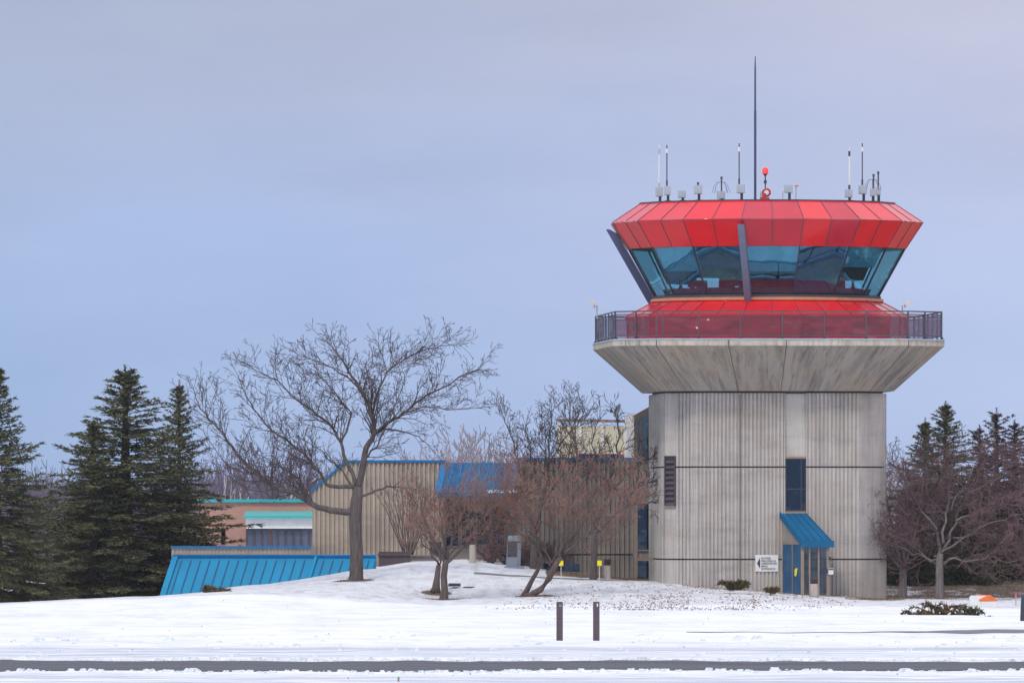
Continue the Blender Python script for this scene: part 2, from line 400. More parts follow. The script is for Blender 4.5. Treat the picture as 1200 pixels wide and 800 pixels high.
def strip(name, mat, y0f, y1f, x0, x1, step=1.0, dz=.012, ny=8, jag=.25):
    mb = MB(); xs = frange(x0, x1, step)+[x1]; rows = []
    for x in xs:
        a = y0f(x)+jag*mn.noise(Vector((x*.35, 5, 1)))*2; b_ = y1f(x)+jag*mn.noise(Vector((x*.35, 9, 1)))*2
        rows.append([Vector((x, a+(b_-a)*k/ny, gz(x, a+(b_-a)*k/ny)+dz)) for k in range(ny+1)])
    for i in range(len(xs)-1):
        for k in range(ny):
            if (rows[i][-1]-rows[i][0]).length > .05: mb.face([rows[i][k], rows[i+1][k], rows[i+1][k+1], rows[i][k+1]])
    return tag(mb.build(name, mat), kind='structure')
strip('road', 'asphalt', lambda x: 268.2+.08*x+.8*mn.noise(Vector((x*1.3,1,1)))+.5*mn.noise(Vector((x*4,1,1))), lambda x: 285.5-.045*x+.9*mn.noise(Vector((x*1.1,7,1)))+.5*mn.noise(Vector((x*4,3,1))), -60, 60, .3, jag=.5)
strip('driveway', 'wet_pavement', lambda x: 343-max(0, min(1.5, (x-17)*.2)), lambda x: 343.4+max(0, (min(x, 17)-6)*.14)+max(0, (x-12)*1.3), 6, 45, .5, jag=.25)
strip('path', 'wet_pavement', lambda x: 446.9, lambda x: 447.9, -1.7, 5.2, .4, jag=.12)
0 and strip('dirt_verge', 'dirt', lambda x: 285.2-.045*x, lambda x: 286.4-.045*x, -60, -2, jag=1.2, dz=.02)
# hills far off
hb = MB(); random.seed(3)
for kk, (Yh, amp, base, mt) in enumerate(((2300, 8, 5, 0),)):
    pts = [(-420+i*8, base+amp*mn.noise(Vector((i*.06, kk, 0)))+1.2*mn.noise(Vector((i*.9, kk, 4)))) for i in range(106)]
    for (x0, h0), (x1, h1) in zip(pts, pts[1:]):
        hb.face([(x0, Yh-260, -.8), (x1, Yh-260, -.8), (x1, Yh, H+h1), (x0, Yh, H+h0)], mi=0)
        hb.face([(x0, Yh, H+h0), (x1, Yh, H+h1), (x1, Yh+300, -.8), (x0, Yh+300, -.8)], mi=0)
tag(hb.build('hills', 'hill_wood'), kind='structure')
# ------------------------------------------------------------------ control tower
TX, TY = 298.5/26, 450.0; TR = R_(4)
ct, st_ = cos(TR), sin(TR)
def T(x, y, z): return Vector((TX+x*ct-y*st_, TY+x*st_+y*ct, z))
def cring(ap, c, z, n=0):
    k = ap-c
    return [T(x, y, z) for x, y in ((-k,-ap),(k,-ap),(ap,-k),(ap,k),(k,ap),(-k,ap),(-ap,k),(-ap,-k))]
tower = thing('control_tower', (TX, TY, 0), 'concrete airport control tower with a bright red glazed cab above a railed gallery', 'control tower')
AP, CH = 4.97, 1.25
def fx(px): return ((px-898.5)/26.3-AP*st_)/ct     # pixel to local x on the shaft's front plane
def ribbed(a, b, pitch=.172, w=.66, depth=.06, start=0):
    """points from a to b (2-D) with ribs standing proud"""
    a = Vector(a); b = Vector(b); d = (b-a); L = d.length; d /= L; nrm = Vector((d.y, -d.x)); n = max(1, int(L/pitch)); p = L/n; out = []
    for i in range(n):
        s0 = i*p+p*(1-w)/2; s1 = s0+p*w
        out += [a+d*s0, a+d*(s0+.012)+nrm*depth, a+d*(s1-.012)+nrm*depth, a+d*s1]
    return out
K = AP-CH
xa, xb, xc, xd = fx(915.5), fx(916.8), fx(941.5), fx(942.8)
def shaft_profile():
    p = [Vector((-AP, K))]
    p += ribbed((-AP, K), (-AP, -K+.35)); p += [Vector((-AP, -K+.30)), Vector((-AP, -K+.05))]
    p += [Vector((-AP+.14, -K+.05)), Vector((-AP+.14, -K-.08)), Vector((-AP+.04, -K-.04))]
    d = Vector((CH, -CH)).normalized(); q = Vector((-AP, -K))
    p += [q+d*.70]+ribbed(q+d*.74, Vector((-K, -AP)))
    p += [Vector((-K, -AP))]+ribbed((-K+.02, -AP), (xa, -AP))
    p += [Vector((xa+.01, -AP-.06)), Vector((xb, -AP-.06)), Vector((xb, -AP+.10)), Vector((xc, -AP+.10)), Vector((xc, -AP-.06)), Vector((xd, -AP-.06))]
    p += ribbed((xd+.01, -AP), (K-.02, -AP)) + [Vector((K, -AP)), Vector((AP, -K))]
    p += ribbed((AP, -K+.05), (AP, K)) + [Vector((AP, K)), Vector((K, AP))] + ribbed((K-.02, AP), (-K, AP)) + [Vector((-K, AP))]
    return p
prof = shaft_profile()
mb = MB()
for z0, z1 in ((-1.5, 1.725), (1.79, 5.835), (5.90, 9.16)):
    mb.rings([[T(p.x, p.y, z) for p in prof] for z in (z0, z1)], cap0=True, cap1=True)
shaft = mb.build('shaft', 'shaft_concrete', tower)
mb = MB(); mb.box((fx(863.5), -AP-.055, 4.1), (.025, .08, 10.0), T=T); mb.build('vertical_joint', 'joint_dark', shaft)
mb = MB(); mb.rings([cring(AP-.14, CH, -1.4), cring(AP-.14, CH, 9.3)]); mb.build('joint', 'joint_dark', shaft)
mb = MB(); mb.box(((xb+xc)/2, -AP+.085, (6.30+9.14)/2), (xc-xb-.006, .04, 2.82), T=T); mb.build('smooth_panel', 'panel_concrete', shaft)
# slit window
wz0, wz1 = ZY(598.5, 445), ZY(537, 445)
mb = MB(); cx = (xb+xc)/2; ww = xc-xb
for x in (xb+.03, xc-.03, xb+.20+.52): mb.box((x, -AP+.06, (wz0+wz1)/2), (.05, .07, wz1-wz0), T=T)
for z in (wz0+.03, wz1-.03, wz0+(wz1-wz0)*.42): mb.box((cx, -AP+.052, z), (ww-.09, .06, .05), T=T)
wf = mb.build('window_frame', 'dark_metal', tower)
mb = MB(); mb.box((cx, -AP+.078, (wz0+wz1)/2), (ww-.02, .02, wz1-wz0-.01), T=T); mb.build('window', 'dark_glass', tower)
mb = MB(); mb.box((cx, -AP+.095, (wz0+wz1)/2), (ww-.02, .006, wz1-wz0), T=T); mb.build('window_backing', 'interior_dark', tower)
mb = MB(); mb.box((cx, -AP+.03, wz0-.06), (ww-.01, .22, .10), T=T); mb.build('window_sill', 'frame_brown', tower)
mb = MB(); mb.box((cx, -AP+.045, wz1+.04), (ww-.01, .15, .08), T=T); mb.build('lintel', 'frame_brown', tower)
# louvre on the left chamfer
lz0, lz1 = ZY(592, 446), ZY(534, 446)
d2 = Vector((CH, -CH)).normalized(); n2 = Vector((-d2.x, d2.y)) if False else Vector((-.7071, -.7071)); q0 = Vector((-AP, -K))+d2*.12
mb = MB()
def chp(s, o, z): q = q0+d2*s+n2*o; return T(q.x, q.y, z)
def chbox(mb, s0, s1, o0, o1, z0, z1, tilt=0, mi=0):
    a = [chp(s0, o0, z0), chp(s1, o0, z0), chp(s1, o1, z0-tilt), chp(s0, o1, z0-tilt)]; b_ = [p+Vector((0,0,z1-z0)) for p in a]
    k = len(mb.v); mb.v += [tuple(p) for p in a+b_]
    for q in ((3,2,1,0),(4,5,6,7),(0,1,5,4),(1,2,6,5),(2,3,7,6),(3,0,4,7)): mb.fi([k+j for j in q], mi)
chbox(mb, 0, .56, -.02, .012, lz0, lz1, 0, 0)
n_ = 9
for i in range(n_): chbox(mb, .03, .53, .014, .08, lz0+.08+(lz1-lz0-.1)*i/n_, lz0+.12+(lz1-lz0-.1)*i/n_, .07, 1)
for s0, s1 in ((-.03, .01), (.55, .59)): chbox(mb, s0, s1, .014, .09, lz0, lz1, 0, 1)
mb.build('louvre', ['interior_dark', 'post_brown'], tower)
mb = MB(); chbox(mb, -.02, .58, .01, .10, lz0-.07, lz0-.005); mb.build('louvre_sill', 'frame_brown', tower)
# gallery
GA, GC = 7.39, 1.74
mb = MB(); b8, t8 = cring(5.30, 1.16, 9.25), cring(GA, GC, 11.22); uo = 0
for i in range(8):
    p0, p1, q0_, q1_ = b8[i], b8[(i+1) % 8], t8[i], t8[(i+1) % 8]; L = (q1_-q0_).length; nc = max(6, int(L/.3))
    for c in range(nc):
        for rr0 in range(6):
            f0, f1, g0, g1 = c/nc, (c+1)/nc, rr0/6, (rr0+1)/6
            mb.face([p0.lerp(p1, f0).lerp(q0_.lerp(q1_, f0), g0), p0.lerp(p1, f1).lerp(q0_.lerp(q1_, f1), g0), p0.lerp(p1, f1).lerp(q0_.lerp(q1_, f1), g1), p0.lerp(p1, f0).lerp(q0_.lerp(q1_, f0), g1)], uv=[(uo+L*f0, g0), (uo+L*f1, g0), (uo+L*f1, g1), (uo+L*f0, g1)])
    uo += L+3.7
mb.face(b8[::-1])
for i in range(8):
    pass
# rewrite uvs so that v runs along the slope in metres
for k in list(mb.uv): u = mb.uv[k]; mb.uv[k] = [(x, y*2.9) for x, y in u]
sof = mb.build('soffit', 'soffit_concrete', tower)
mb = MB(); mb.rings([cring(GA, GC, 11.222), cring(GA+.02, GC, 11.25), cring(GA+.02, GC, 11.50)], cap1=False); mb.rings([cring(GA+.02, GC, 11.50), cring(4.5, 1.0, 11.52)])
mb.build('gallery_slab', 'rim_concrete', tower)
mb = MB(); mb.rings([cring(GA+.05, GC+.01, 11.49), cring(GA+.05, GC+.01, 11.545), cring(GA-.25, GC, 11.565)]); mb.build('edge_flashing', 'flashing', tower)
mb = MB(); tp = cring(GA, GC, 11.22); bt = cring(5.30, 1.16, 9.25)
def seam(i, f, w=.035):
    a = tp[i].lerp(tp[(i+1) % 8], f); b_ = bt[i].lerp(bt[(i+1) % 8], f); e = (tp[(i+1) % 8]-tp[i]).normalized()
    nr = (a-b_).cross(e).normalized()
    if nr.z > 0: nr = -nr
    mb.face([a-e*w/2+nr*.006, a+e*w/2+nr*.006, b_+e*w*.35+nr*.006, b_-e*w*.35+nr*.006])
    mb.box((a.x, a.y-.02, 11.36), (w, .04, .27))
for f in (.003, .287, .515, .997): seam(0, f)
seam(7, .30); seam(7, .62, .02); seam(1, .35, .025); seam(1, .62, .02); seam(1, .8, .02)
build_each(mb, 'soffit_joint', 'joint_dark', tower)
# dark recess between soffit and shaft
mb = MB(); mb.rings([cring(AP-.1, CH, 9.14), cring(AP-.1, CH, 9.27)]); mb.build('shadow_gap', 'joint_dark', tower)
# railing
RA, RC = 7.30, 1.70; z0r, z1r = 11.55, 12.78
ring0 = cring(RA, RC, 0)
mbp = MB(); mbr = MB(); mbm = MB(); mbf = MB()
for i in range(8):
    a, b_ = ring0[i], ring0[(i+1) % 8]; L = (b_-a).length; n = 6 if L > 5 else 2
    e = (b_-a)/L; rz = math.atan2(e.y, e.x)
    for j in range(n):
        p = a+(b_-a)*(j/n); mbp.box((p.x, p.y, (z0r+z1r)/2), (.055, .055, z1r-z0r), rz)
        mbf.box((p.x, p.y, z0r+.04), (.16, .13, .07), rz)
        if j == 0 and L > 5: q = p+e*.28; mbp.box((q.x, q.y, (z0r+z1r)/2), (.045, .045, z1r-z0r), rz)
    for z, w in ((z1r-.02, .06), (z0r+.13, .04), (z1r-.14, .03)):
        mbr.beam(a+Vector((0,0,z)), b_+Vector((0,0,z)), w, .045, (0,0,1))
    inn = Vector((-e.y, e.x, 0))*.035
    mbm.face([a+inn+Vector((0,0,z0r+.14)), b_+inn+Vector((0,0,z0r+.14)), b_+inn+Vector((0,0,z1r-.14)), a+inn+Vector((0,0,z1r-.14))])
rl = mbr.build('railing', 'steel_rail', tower); build_each(mbp, 'post', 'steel_rail', rl); build_each(mbm, 'panel', 'rail_panel', rl); build_each(mbf, 'post_foot', 'dark_metal', rl)
# cab
CR = R_(.7)
def cr(Rc, z, n=16, off=0):
    return [Vector((TX+Rc*sin(CR+(k+.5)*2*pi/n+off), TY-Rc*cos(CR+(k+.5)*2*pi/n+off), z)) for k in range(n)]
Zroof, Zmid, Zfb, Zgb, Zsill, Zsk = 17.71, 16.86, 15.68, 13.55, 13.36, 12.61
R0, R1, R2, R3, R4, R5 = 5.82, 7.12, 6.33, 5.10, 5.16, 6.47
mb = MB(); mb.rings([cr(R5, 11.5), cr(R5, Zsk)]); mb.build('gallery_wall', 'red_wall', tower)
mb = MB(); mb.rings([cr(R5+.03, Zsk-.05), cr(R5+.04, Zsk+.02), cr(R4+.02, Zsill-.03)]); mb.build('skirt_roof', 'red_skirt', tower)
mb = MB()
for k in range(16):
    for f in (0, .5):
        a = cr(R5+.04, Zsk+.02); b_ = cr(R4+.02, Zsill-.03)
        p = a[k].lerp(a[(k+1) % 16], f); q = b_[k].lerp(b_[(k+1) % 16], f); e = (a[(k+1) % 16]-a[k]).normalized()
        mb.beam(p+Vector((0,0,.008)), q+Vector((0,0,.008)), .035, .03, e)
build_each(mb, 'skirt_seam', 'red_wall', tower)
mb = MB(); mb.rings([cr(R4, Zsill-.06), cr(R4+.16, Zsill-.05), cr(R4+.16, Zsill+.06), cr(R4-.02, Zsill+.10)]); mb.build('sill_trim', 'sill_orange', tower)
mb = MB(); mb.rings([cr(R4+.03, Zsill+.08), cr(R4+.05, Zgb-.01), cr(R3-.08, Zgb+.02)]); mb.build('window_sill', 'post_brown', tower)
gb, gt = cr(R3, Zgb), cr(R2-.04, Zfb-.0)
mi_ = [0]*16
for k in range(16):
    mb = MB(); mb.face([gb[k-1], gb[k], gt[k], gt[k-1]]); w = mb.build('window', 'cab_glass', tower)
mbm = MB()
for k in range(16):
    e = (gb[k]-gb[k-1]).normalized()
    mbm.beam(gb[k], gt[k], .05, .07, e)
build_each(mbm, 'mullion', 'dark_metal', tower)
# fascia panels, two per side, real colour differences from panel to panel
mid, fb, rf = cr(R1, Zmid), cr(R2, Zfb), cr(R0, Zroof)
mbl = MB(); mbu = MB(); sm = MB(); random.seed(5)
crim = {15:(0,1), 0:(1,0), 1:(1,1)}
for k in range(16):
    a, b_, c, d = fb[k-1], fb[k], mid[k], mid[k-1]
    for h in (0, 1):
        f0, f1 = h/2, (h+1)/2
        mi = random.randint(0, 1)
        mbl.face([a.lerp(b_, f0), a.lerp(b_, f1), d.lerp(c, f1), d.lerp(c, f0)], mi=mi)
        e = (b_-a).normalized()
        p, q = a.lerp(b_, f0), d.lerp(c, f0); nn = (q-p).cross(e).normalized(); nn = nn if nn.dot(p-Vector((TX,TY,p.z))) > 0 else -nn
        sm.beam(p+nn*.006, q+nn*.006, .035, .025, e, mi=0)
        r_, s_ = rf[k-1].lerp(rf[k], f0), q; mbu.face([d.lerp(c, f0), d.lerp(c, f1), rf[k-1].lerp(rf[k], f1), rf[k-1].lerp(rf[k], f0)], mi=mi)
        nn = (r_-s_).cross(e).normalized(); nn = nn if nn.z > 0 else -nn
        sm.beam(s_+nn*.006, r_+nn*.006, .03, .025, e, mi=0)
mbl.build('lower_fascia', ['red_panel', 'red_panel_crimson'], tower); mbu.build('upper_fascia', ['red_panel', 'red_panel_crimson'], tower)
sm.rings([cr(R1+.015, Zmid-.03), cr(R1+.03, Zmid), cr(R1+.005, Zmid+.03)], mi=1)
build_each(sm, 'fascia_seam', ['steel_rail', 'red_wall'], tower)
mb = MB(); mb.rings([cr(R0+.02, Zroof-.02), cr(R0+.04, Zroof+.05), cr(R0-.2, Zroof+.06)], cap1=True); mb.build('roof', 'steel_rail', tower)
mb = MB(); mb.rings([cr(R2-.02, Zfb-.01), cr(R2-.6, Zfb+.02)]); mb.rings([cr(R2-.5, Zfb+.01), cr(.2, Zfb+.01)], cap1=True); mb.build('ceiling', 'interior_dark', tower)
# cab interior
mb = MB(); mb.rings([cr(R3-.05, Zgb-.1), cr(.2, Zgb-.1)], cap1=True)
mb.rings([cr(4.6, Zgb-.1), cr(4.75, Zgb+.32), cr(3.7, Zgb+.36), cr(3.7, Zgb-.1)])
rr = random.Random(8)
for k in range(10):
    a_ = 2*pi*k/10+.2; x, y = TX+3.9*sin(a_), TY-3.9*cos(a_)
    mb.box((x, y, Zgb+.36+.24), (.66, .08, .40), a_)
    mb.box((x, y, Zgb+.38), (.15, .2, .1), a_)
mb.box((TX+.6, TY+.5, Zgb+.95), (1.5, 1.2, 2.1)); mb.box((TX-1.9, TY+.2, Zgb+.8), (.5, .5, 1.8))
mb.build('control_desk', 'interior_dark', tower)
for k in range(16):
    # roller blinds hanging inside some panes
    frac = {0: .52, 1: .92, 2: .42, 14: .5, 15: .45, 5: .5, 6: .62, 7: .45, 8: .8, 9: .55, 10: .7, 11: .35, 12:0, 4: 0}.get(k, 0) if k not in (5, 11, 12, 4) else 0
    if not frac: continue
    c0 = Vector((TX, TY, 0)); s = .975
    def ins(p): return Vector((TX+(p.x-TX)*s, TY+(p.y-TY)*s, p.z))
    a, b_, c, d = ins(gt[k-1]), ins(gt[k]), ins(gb[k]), ins(gb[k-1])
    mb = MB(); mb.face([a.lerp(d, frac), b_.lerp(c, frac), b_, a]); mb.build('blind', 'blind' if k in (1, 15, 6, 9) else 'blind_teal', tower)
# inclined fins
for ang in (-11.25, -101.25, 168.75):
    a_ = R_(ang)+CR
    def pt(r, z): return Vector((TX+r*sin(a_), TY-r*cos(a_), z))
    tang = Vector((cos(a_), sin(a_), 0))
    mb = MB()
    ztop, zbot = 16.62, 13.10
    rt, rb = R2+.62, R3-.02+.0
    # outer face follows the glass slope
    def quad(z, r0, r1, w=.145): return [pt(r0, z)-tang*w, pt(r0, z)+tang*w, pt(r1, z)+tang*w, pt(r1, z)-tang*w]
    slope = (R2-R3)/(Zfb-Zgb)
    def rg(z): return R3+(z-Zgb)*slope
    mb.rings([quad(zbot, rg(zbot)+.08, rg(zbot)+.42), quad(zbot+.25, rg(zbot+.25)+.06, rg(zbot+.25)+.46), quad(ztop-.2, rg(ztop-.2)+.08, rg(ztop-.2)+.46), quad(ztop, rg(ztop)+.30, rg(ztop)+.46)], cap0=True, cap1=True)
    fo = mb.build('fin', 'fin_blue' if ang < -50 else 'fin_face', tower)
# ---- entrance vestibule, skewed plan
yf = 445.0
A0 = P(915.5, 690, 445.25); base_z = -.3
def vp(u, v, z):
    # u across 0..1, v outwards 0..1
    x0 = XY(915.2, yf)+v*.86; return Vector((x0+u*(1.10+.17*v), yf+.02+u*.08*(1-v)-v*1.75, z))
ve = MB(); 
def vbar(a, b_, w=.11): ve.beam(a, b_, w, w, (1,0,0) if abs((Vector(b_)-Vector(a)).normalized().x) < .7 else (0,0,1))
zt, ze = ZY(600.5, 445), ZY(636, 443.3)
for u, v, zz in ((.05,.03,zt-.2), (.05,.98,ze+.02), (.95,.98,ze+.02), (.62,.98,ze), (.05,.50,(zt+ze)/2-.2), (.30,.98,ze)):
    w = .14 if v > .9 and u in (.05, .95) else .07
    ve.box((vp(u, v, 0).x, vp(u, v, 0).y, (zz+base_z)/2), (w, w, zz-base_z))
ve.beam(vp(.05,.98,ze), vp(.95,.98,ze), .12, .12, (0,0,1))
ve.beam(vp(.05,.03,ze-.02), vp(.05,.98,ze-.02), .08, .08, (0,0,1))
ve.beam(vp(.05,.98,.12), vp(.95,.98,.12), .12, .14, (0,0,1))
vest = ve.build('vestibule', 'frame_brown', tower)
mb = MB()
mb.face([vp(.08,.98,0), vp(.92,.98,0), vp(.92,.98,ze), vp(.08,.98,ze)]); mb.face([vp(.95,.98,0), vp(.95,.03,0), vp(.95,.03,zt-.2), vp(.95,.98,ze)])
build_each(mb, 'glazing', 'door_glass', vest)
mb = MB(); o_ = .02
mb.face([vp(.03,.06,.05), vp(.03,.47,.05), vp(.03,.47,ze-.05), vp(.03,.06,ze-.05)]); mb.face([vp(.03,.53,.02), vp(.03,.94,.02), vp(.03,.94,ze-.05), vp(.03,.53,ze-.05)])
mb.box((vp(.3,.2,0).x-.1, vp(.3,.2,0).y, 1.1), (.1, .1, 2.0))
dr = build_each(mb, 'door', 'blue_door', vest)[1]
mb = MB(); pq = vp(-.01,.74, ZY(670, 444)); mb.rings([[pq+Vector((x*s, -.02-y, z)) for x, z in ((-.05,-.17),(.02,-.17),(.06,.1),(.09,.16),(.02,.19),(-.05,.12))] for y, s in ((0,1),(.03,1))], cap0=True, cap1=True)
mb.build('door_sticker', 'yellow_paint', dr)
mb = MB(); mb.face([vp(.05,.03,ze), vp(.05,.98,ze), vp(.05,.03,zt-.15)]); mb.build('side_panel', 'grey_and_shaded_cladding', vest)
# canopy roof
mb = MB(); th = .22
c4 = [vp(-.04,-.02,zt), vp(1.02,-.02,zt), vp(1.06,1.06,ze+.04), vp(-.03,1.06,ze+.04)]
lo = [p-Vector((0,0,th)) for p in c4]
k = len(mb.v); mb.v += [tuple(p) for p in c4+lo]
for q in ((0,3,2,1),(4,5,6,7),(0,1,5,4),(1,2,6,5),(2,3,7,6),(3,0,4,7)): mb.fi([k+j for j in q])
mb.box(((c4[2]+c4[3])/2+Vector((0,-.03,-.08))), ((c4[2]-c4[3]).length+.08, .10, .30))
can = mb.build('canopy', 'awning_blue', tower)
mb = MB()
for u in (.03, .27, .5, .74, .98):
    a, b_ = c4[0].lerp(c4[1], u), c4[3].lerp(c4[2], u); mb.beam(a+Vector((0,0,.015)), b_+Vector((0,0,.015)), .035, .05, (1,0,0))
build_each(mb, 'roof_seam', 'blue_metal_dark', can)
mb = MB(); q = vp(.99,1.0,0); mb.box((q.x+.05, q.y-.1, ZY(669, 443)), (.22, .14, .28)); mb.box((q.x+.05, q.y-.18, ZY(666.5, 443)), (.20, .03, .05), mi=1)
mb.box((q.x-.2, q.y-.1, ZY(668, 443)), (.16, .1, .2), mi=1); mb.box((q.x+.0, q.y-.1, ZY(653.5, 443)), (.1, .08, .12), mi=1)
mb.build('intercom', ['white_paint', 'dark_metal'], vest)
# ---- sign on the wall
sx, sz = fx(895), ZY(659.5, 445)
so = T(sx, -AP-.05, sz)
sg = thing('wall_sign', so, 'white rectangular sign with black arrow and lettering mounted left of the entrance', 'sign')
mb = MB(); mb.box((sx, -AP-.075, sz), (1.02, .03, .74), T=T); mb.build('board', 'white_paint', sg)
mb = MB(); tri = [(-.44, .0), (-.30, -.245), (-.30, .245)]
mb.rings([[T(sx+x, -AP-.093-y, sz+z) for x, z in tri] for y in (0, .006)], cap0=True, cap1=True); mb.build('arrow', 'dark_metal', sg)
dg = None
for i, (line, w) in enumerate((("ENTRÉE", .42), ("PRINCIPALE &", .65), ("ADMINISTRATION", .70), ("MAIN", .27), ("ENTRANCE", .60))):
    cu = bpy.data.curves.new('lettering', 'FONT'); cu.body = line; cu.size = .135; cu.extrude = .002; cu.offset = .002
    to = bpy.data.objects.new('tmp', cu); COL.objects.link(to); bpy.context.view_layer.update()
    me = bpy.data.meshes.new_from_object(to.evaluated_get(bpy.context.evaluated_depsgraph_get())); bpy.data.objects.remove(to)
    xs = [v.co.x for v in me.vertices]; sc_ = w/(max(xs)-min(xs))
    for v in me.vertices:
        v.co = T(sx-.245+v.co.x*sc_, -AP-.096-v.co.z, sz+.205-.115*i*1.02+v.co.y*.92-.03)-so
    me.materials.append(M['dark_metal']); o = bpy.data.objects.new('lettering', me); COL.objects.link(o); o.parent = sg; ORG[o.name] = so
# ---- gallery floodlights / cameras
for px, sgn, lab in ((697.5, 1, 'white camera on a short pole at the left end of the gallery rail'), (1062, -1, 'white camera on a short pole at the right end of the gallery rail')):
    Yc = 450 if sgn > 0 else 446
    b0 = P(px+(2 if sgn > 0 else -4.5), 369, Yc)
    t = thing('surveillance_camera', b0, lab, 'camera', 'cameras on the gallery rail')
    mb = MB(); mb.rod(b0-Vector((0,0,.1)), b0+Vector((0,0,.42)), .03, 8); mb.build('pole', 'bollard_wood', t)
    mb = MB(); c = b0+Vector((0,0,.42))
    mb.beam(c+Vector((.12*sgn*-1*-1*-1, 0, .02)), c+Vector((-.30*sgn if sgn > 0 else .32, -.05, .16 if sgn > 0 else .2)), .30, .26, (0,1,0)); mb.build('housing', 'white_paint', t)
    mb = MB(); mb.beam(c+Vector((-.1*sgn, 0, -.1)), c+Vector((-.12*sgn, 0, .06)), .06, .06, (0,1,0)); mb.build('bracket', 'box_grey', t)
# ---- roof equipment
def antenna(px, Y, ybox0, ybox1, wpx, whip, label, name='antenna', leg=True, cage=False):
    z0 = Zroof+.06; x = XY(px, Y)
    t = thing(name, (x, Y, z0), label, 'antenna', 'antennas on the cab roof')
    zb0, zb1 = ZY(ybox1, Y), ZY(ybox0, Y); w = wpx/26
    mb = MB(); mb.box((x, Y, (zb0+zb1)/2), (w, .22, zb1-zb0)); mb.box((x, Y-.12, (zb0+zb1)/2), (w*.86, .02, (zb1-zb0)*.86))
    mb.build('equipment_box', 'box_grey', t)
    mb = MB(); mb.box((x+w*.12, Y, (z0+zb0)/2), (.12, .12, zb0-z0)); mb.box((x+w*.12, Y, z0+.02), (.3, .3, .04)); mb.build('leg', 'dark_metal', t)
    for kind, xo, yt in whip:
        zt_ = ZY(yt, Y); xx = x+xo/26
        mb = MB()
        if kind == 'dark':
            mb.rod((xx, Y, zb1-.02), (xx, Y, zt_), .028); mb.rod((xx, Y, zb1), (xx, Y, zb1+.25), .045)
            m2 = MB(); zc = zb1+(zt_-zb1)*.80; m2.rod((xx, Y, zc), (xx, Y, zc+.2), .055)
            rod = mb.build('whip', 'steel_rail', t); m2.build('collar', 'white_paint', rod)
        elif kind == 'white':
            zc = zb1+(zt_-zb1)*.78
            mb.tube([Vector((xx, Y, zb1-.02)), Vector((xx, Y, zc)), Vector((xx, Y, zt_))], [.04,.035,.015])
            m2 = MB(); m2.rod((xx, Y, zc), (xx, Y, zc+.22), .05); m2.rod((xx, Y, zb1), (xx, Y, zb1+.2), .05)
            rod = mb.build('whip', 'white_paint', t); m2.build('collar', 'dark_metal' if px > 950 else 'box_grey', rod)
        elif kind == 'stub':
            mb.rod((xx, Y, zb1-.02), (xx, Y, zt_), .035); mb.rod((xx, Y, zt_-.12), (xx, Y, zt_), .055)
            rod = mb.build('whip', 'steel_rail', t)
    if cage:
        mb = MB(); zc = zb1+.42
        for k in range(8):
            a_ = 2*pi*k/8; mb.tube([Vector((x, Y, zc)), Vector((x+.2*cos(a_), Y+.2*sin(a_), zc-.04)), Vector((x+.33*cos(a_), Y+.33*sin(a_), zc-.25)), Vector((x+.4*cos(a_), Y+.4*sin(a_), zc-.5))], .008, 4)
        mb.build('ground_plane', 'steel_rail', t)
    return t
antenna(772.5, 449, 219.5, 230.5, 8.5, [('white', 0, 169)], 'leftmost white whip antenna on a grey box at the edge of the cab roof')
antenna(782, 447.5, 218, 229, 7.5, [('dark', -.5, 170)], 'dark whip antenna on a grey box, second from the left roof end')
antenna(799, 447, 223.5, 232, 9, [], 'small low grey box without a whip on the left part of the roof', 'equipment_cabinet')
antenna(818, 446.5, 217, 227.5, 9.5, [('stub', 0, 213.5)], 'grey box with a tiny stub on top, left of the drooping wire antenna')
antenna(845, 446, 224, 233, 9.5, [('stub', .5, 207)], 'grey box carrying a short antenna with drooping wire radials', cage=True)
antenna(868, 446, 216, 226.5, 9.5, [('dark', -1.8, 168)], 'tall dark whip antenna on a grey box just left of the central mast')
antenna(924, 446, 217, 226, 9.5, [], 'plain grey box on a dark leg beside the orange tipped rod', 'equipment_cabinet')
antenna(994.5, 447, 222, 231.5, 9, [('white', .8, 172)], 'white whip antenna with black band near the right end of the cab roof')
antenna(1011, 448, 217, 227.5, 9.5, [('dark', -.5, 168)], 'tallest dark whip antenna on the right half of the cab roof')
antenna(1022.5, 448, 221, 230, 6, [('stub', 1.2, 204)], 'short stubby antenna, left one of the close pair at the right roof end', cage=True)
antenna(1029, 449, 219, 229, 6, [('stub', .2, 201)], 'short stubby antenna, right one of the close pair at the right roof end')
z0 = Zroof+.06
mb = MB(); x = XY(885, 450); mb.tube([Vector((x, 450, z0)), Vector((x, 450, ZY(130, 450))), Vector((x, 450, ZY(128, 450))), Vector((x, 450, ZY(80, 450))), Vector((x, 450, ZY(66, 450)))], [.06,.058,.048,.04,.018], 8)
one('mast', mb, 'fin_blue', (x, 450, z0), 'tall slender dark blue mast rising from the middle of the red roof', 'mast')
Y = 446; x = XY(896.8, Y); t = thing('warning_beacon', (x, Y, z0), 'red obstruction light on a thin dark pole beside the tall mast', 'warning light')
mb = MB(); mb.rod((x, Y, z0), (x, Y, ZY(206, Y)), .03); mb.rod((x, Y, ZY(215, Y)), (x, Y, ZY(211.5, Y)), .07); mb.tube([Vector((x, Y, ZY(206.5, Y))), Vector((x, Y, ZY(203.5, Y)))], [.03,.12], 10); mb.build('pole', 'dark_metal', t)
mb = MB(); zc = ZY(200.2, Y); mb.tube([Vector((x, Y, zc-.14)), Vector((x, Y, zc-.1)), Vector((x, Y, zc+.07)), Vector((x, Y, zc+.13)), Vector((x, Y, zc+.15))], [.12,.14,.14,.10,.02], 12); mb.build('lens', 'beacon_lens', t, True)
x2 = XY(898.2, Y-.3); t = thing('roof_siren', (x2, Y-.3, z0), 'round red framed fitting with white centre at the foot of the red beacon', 'siren')
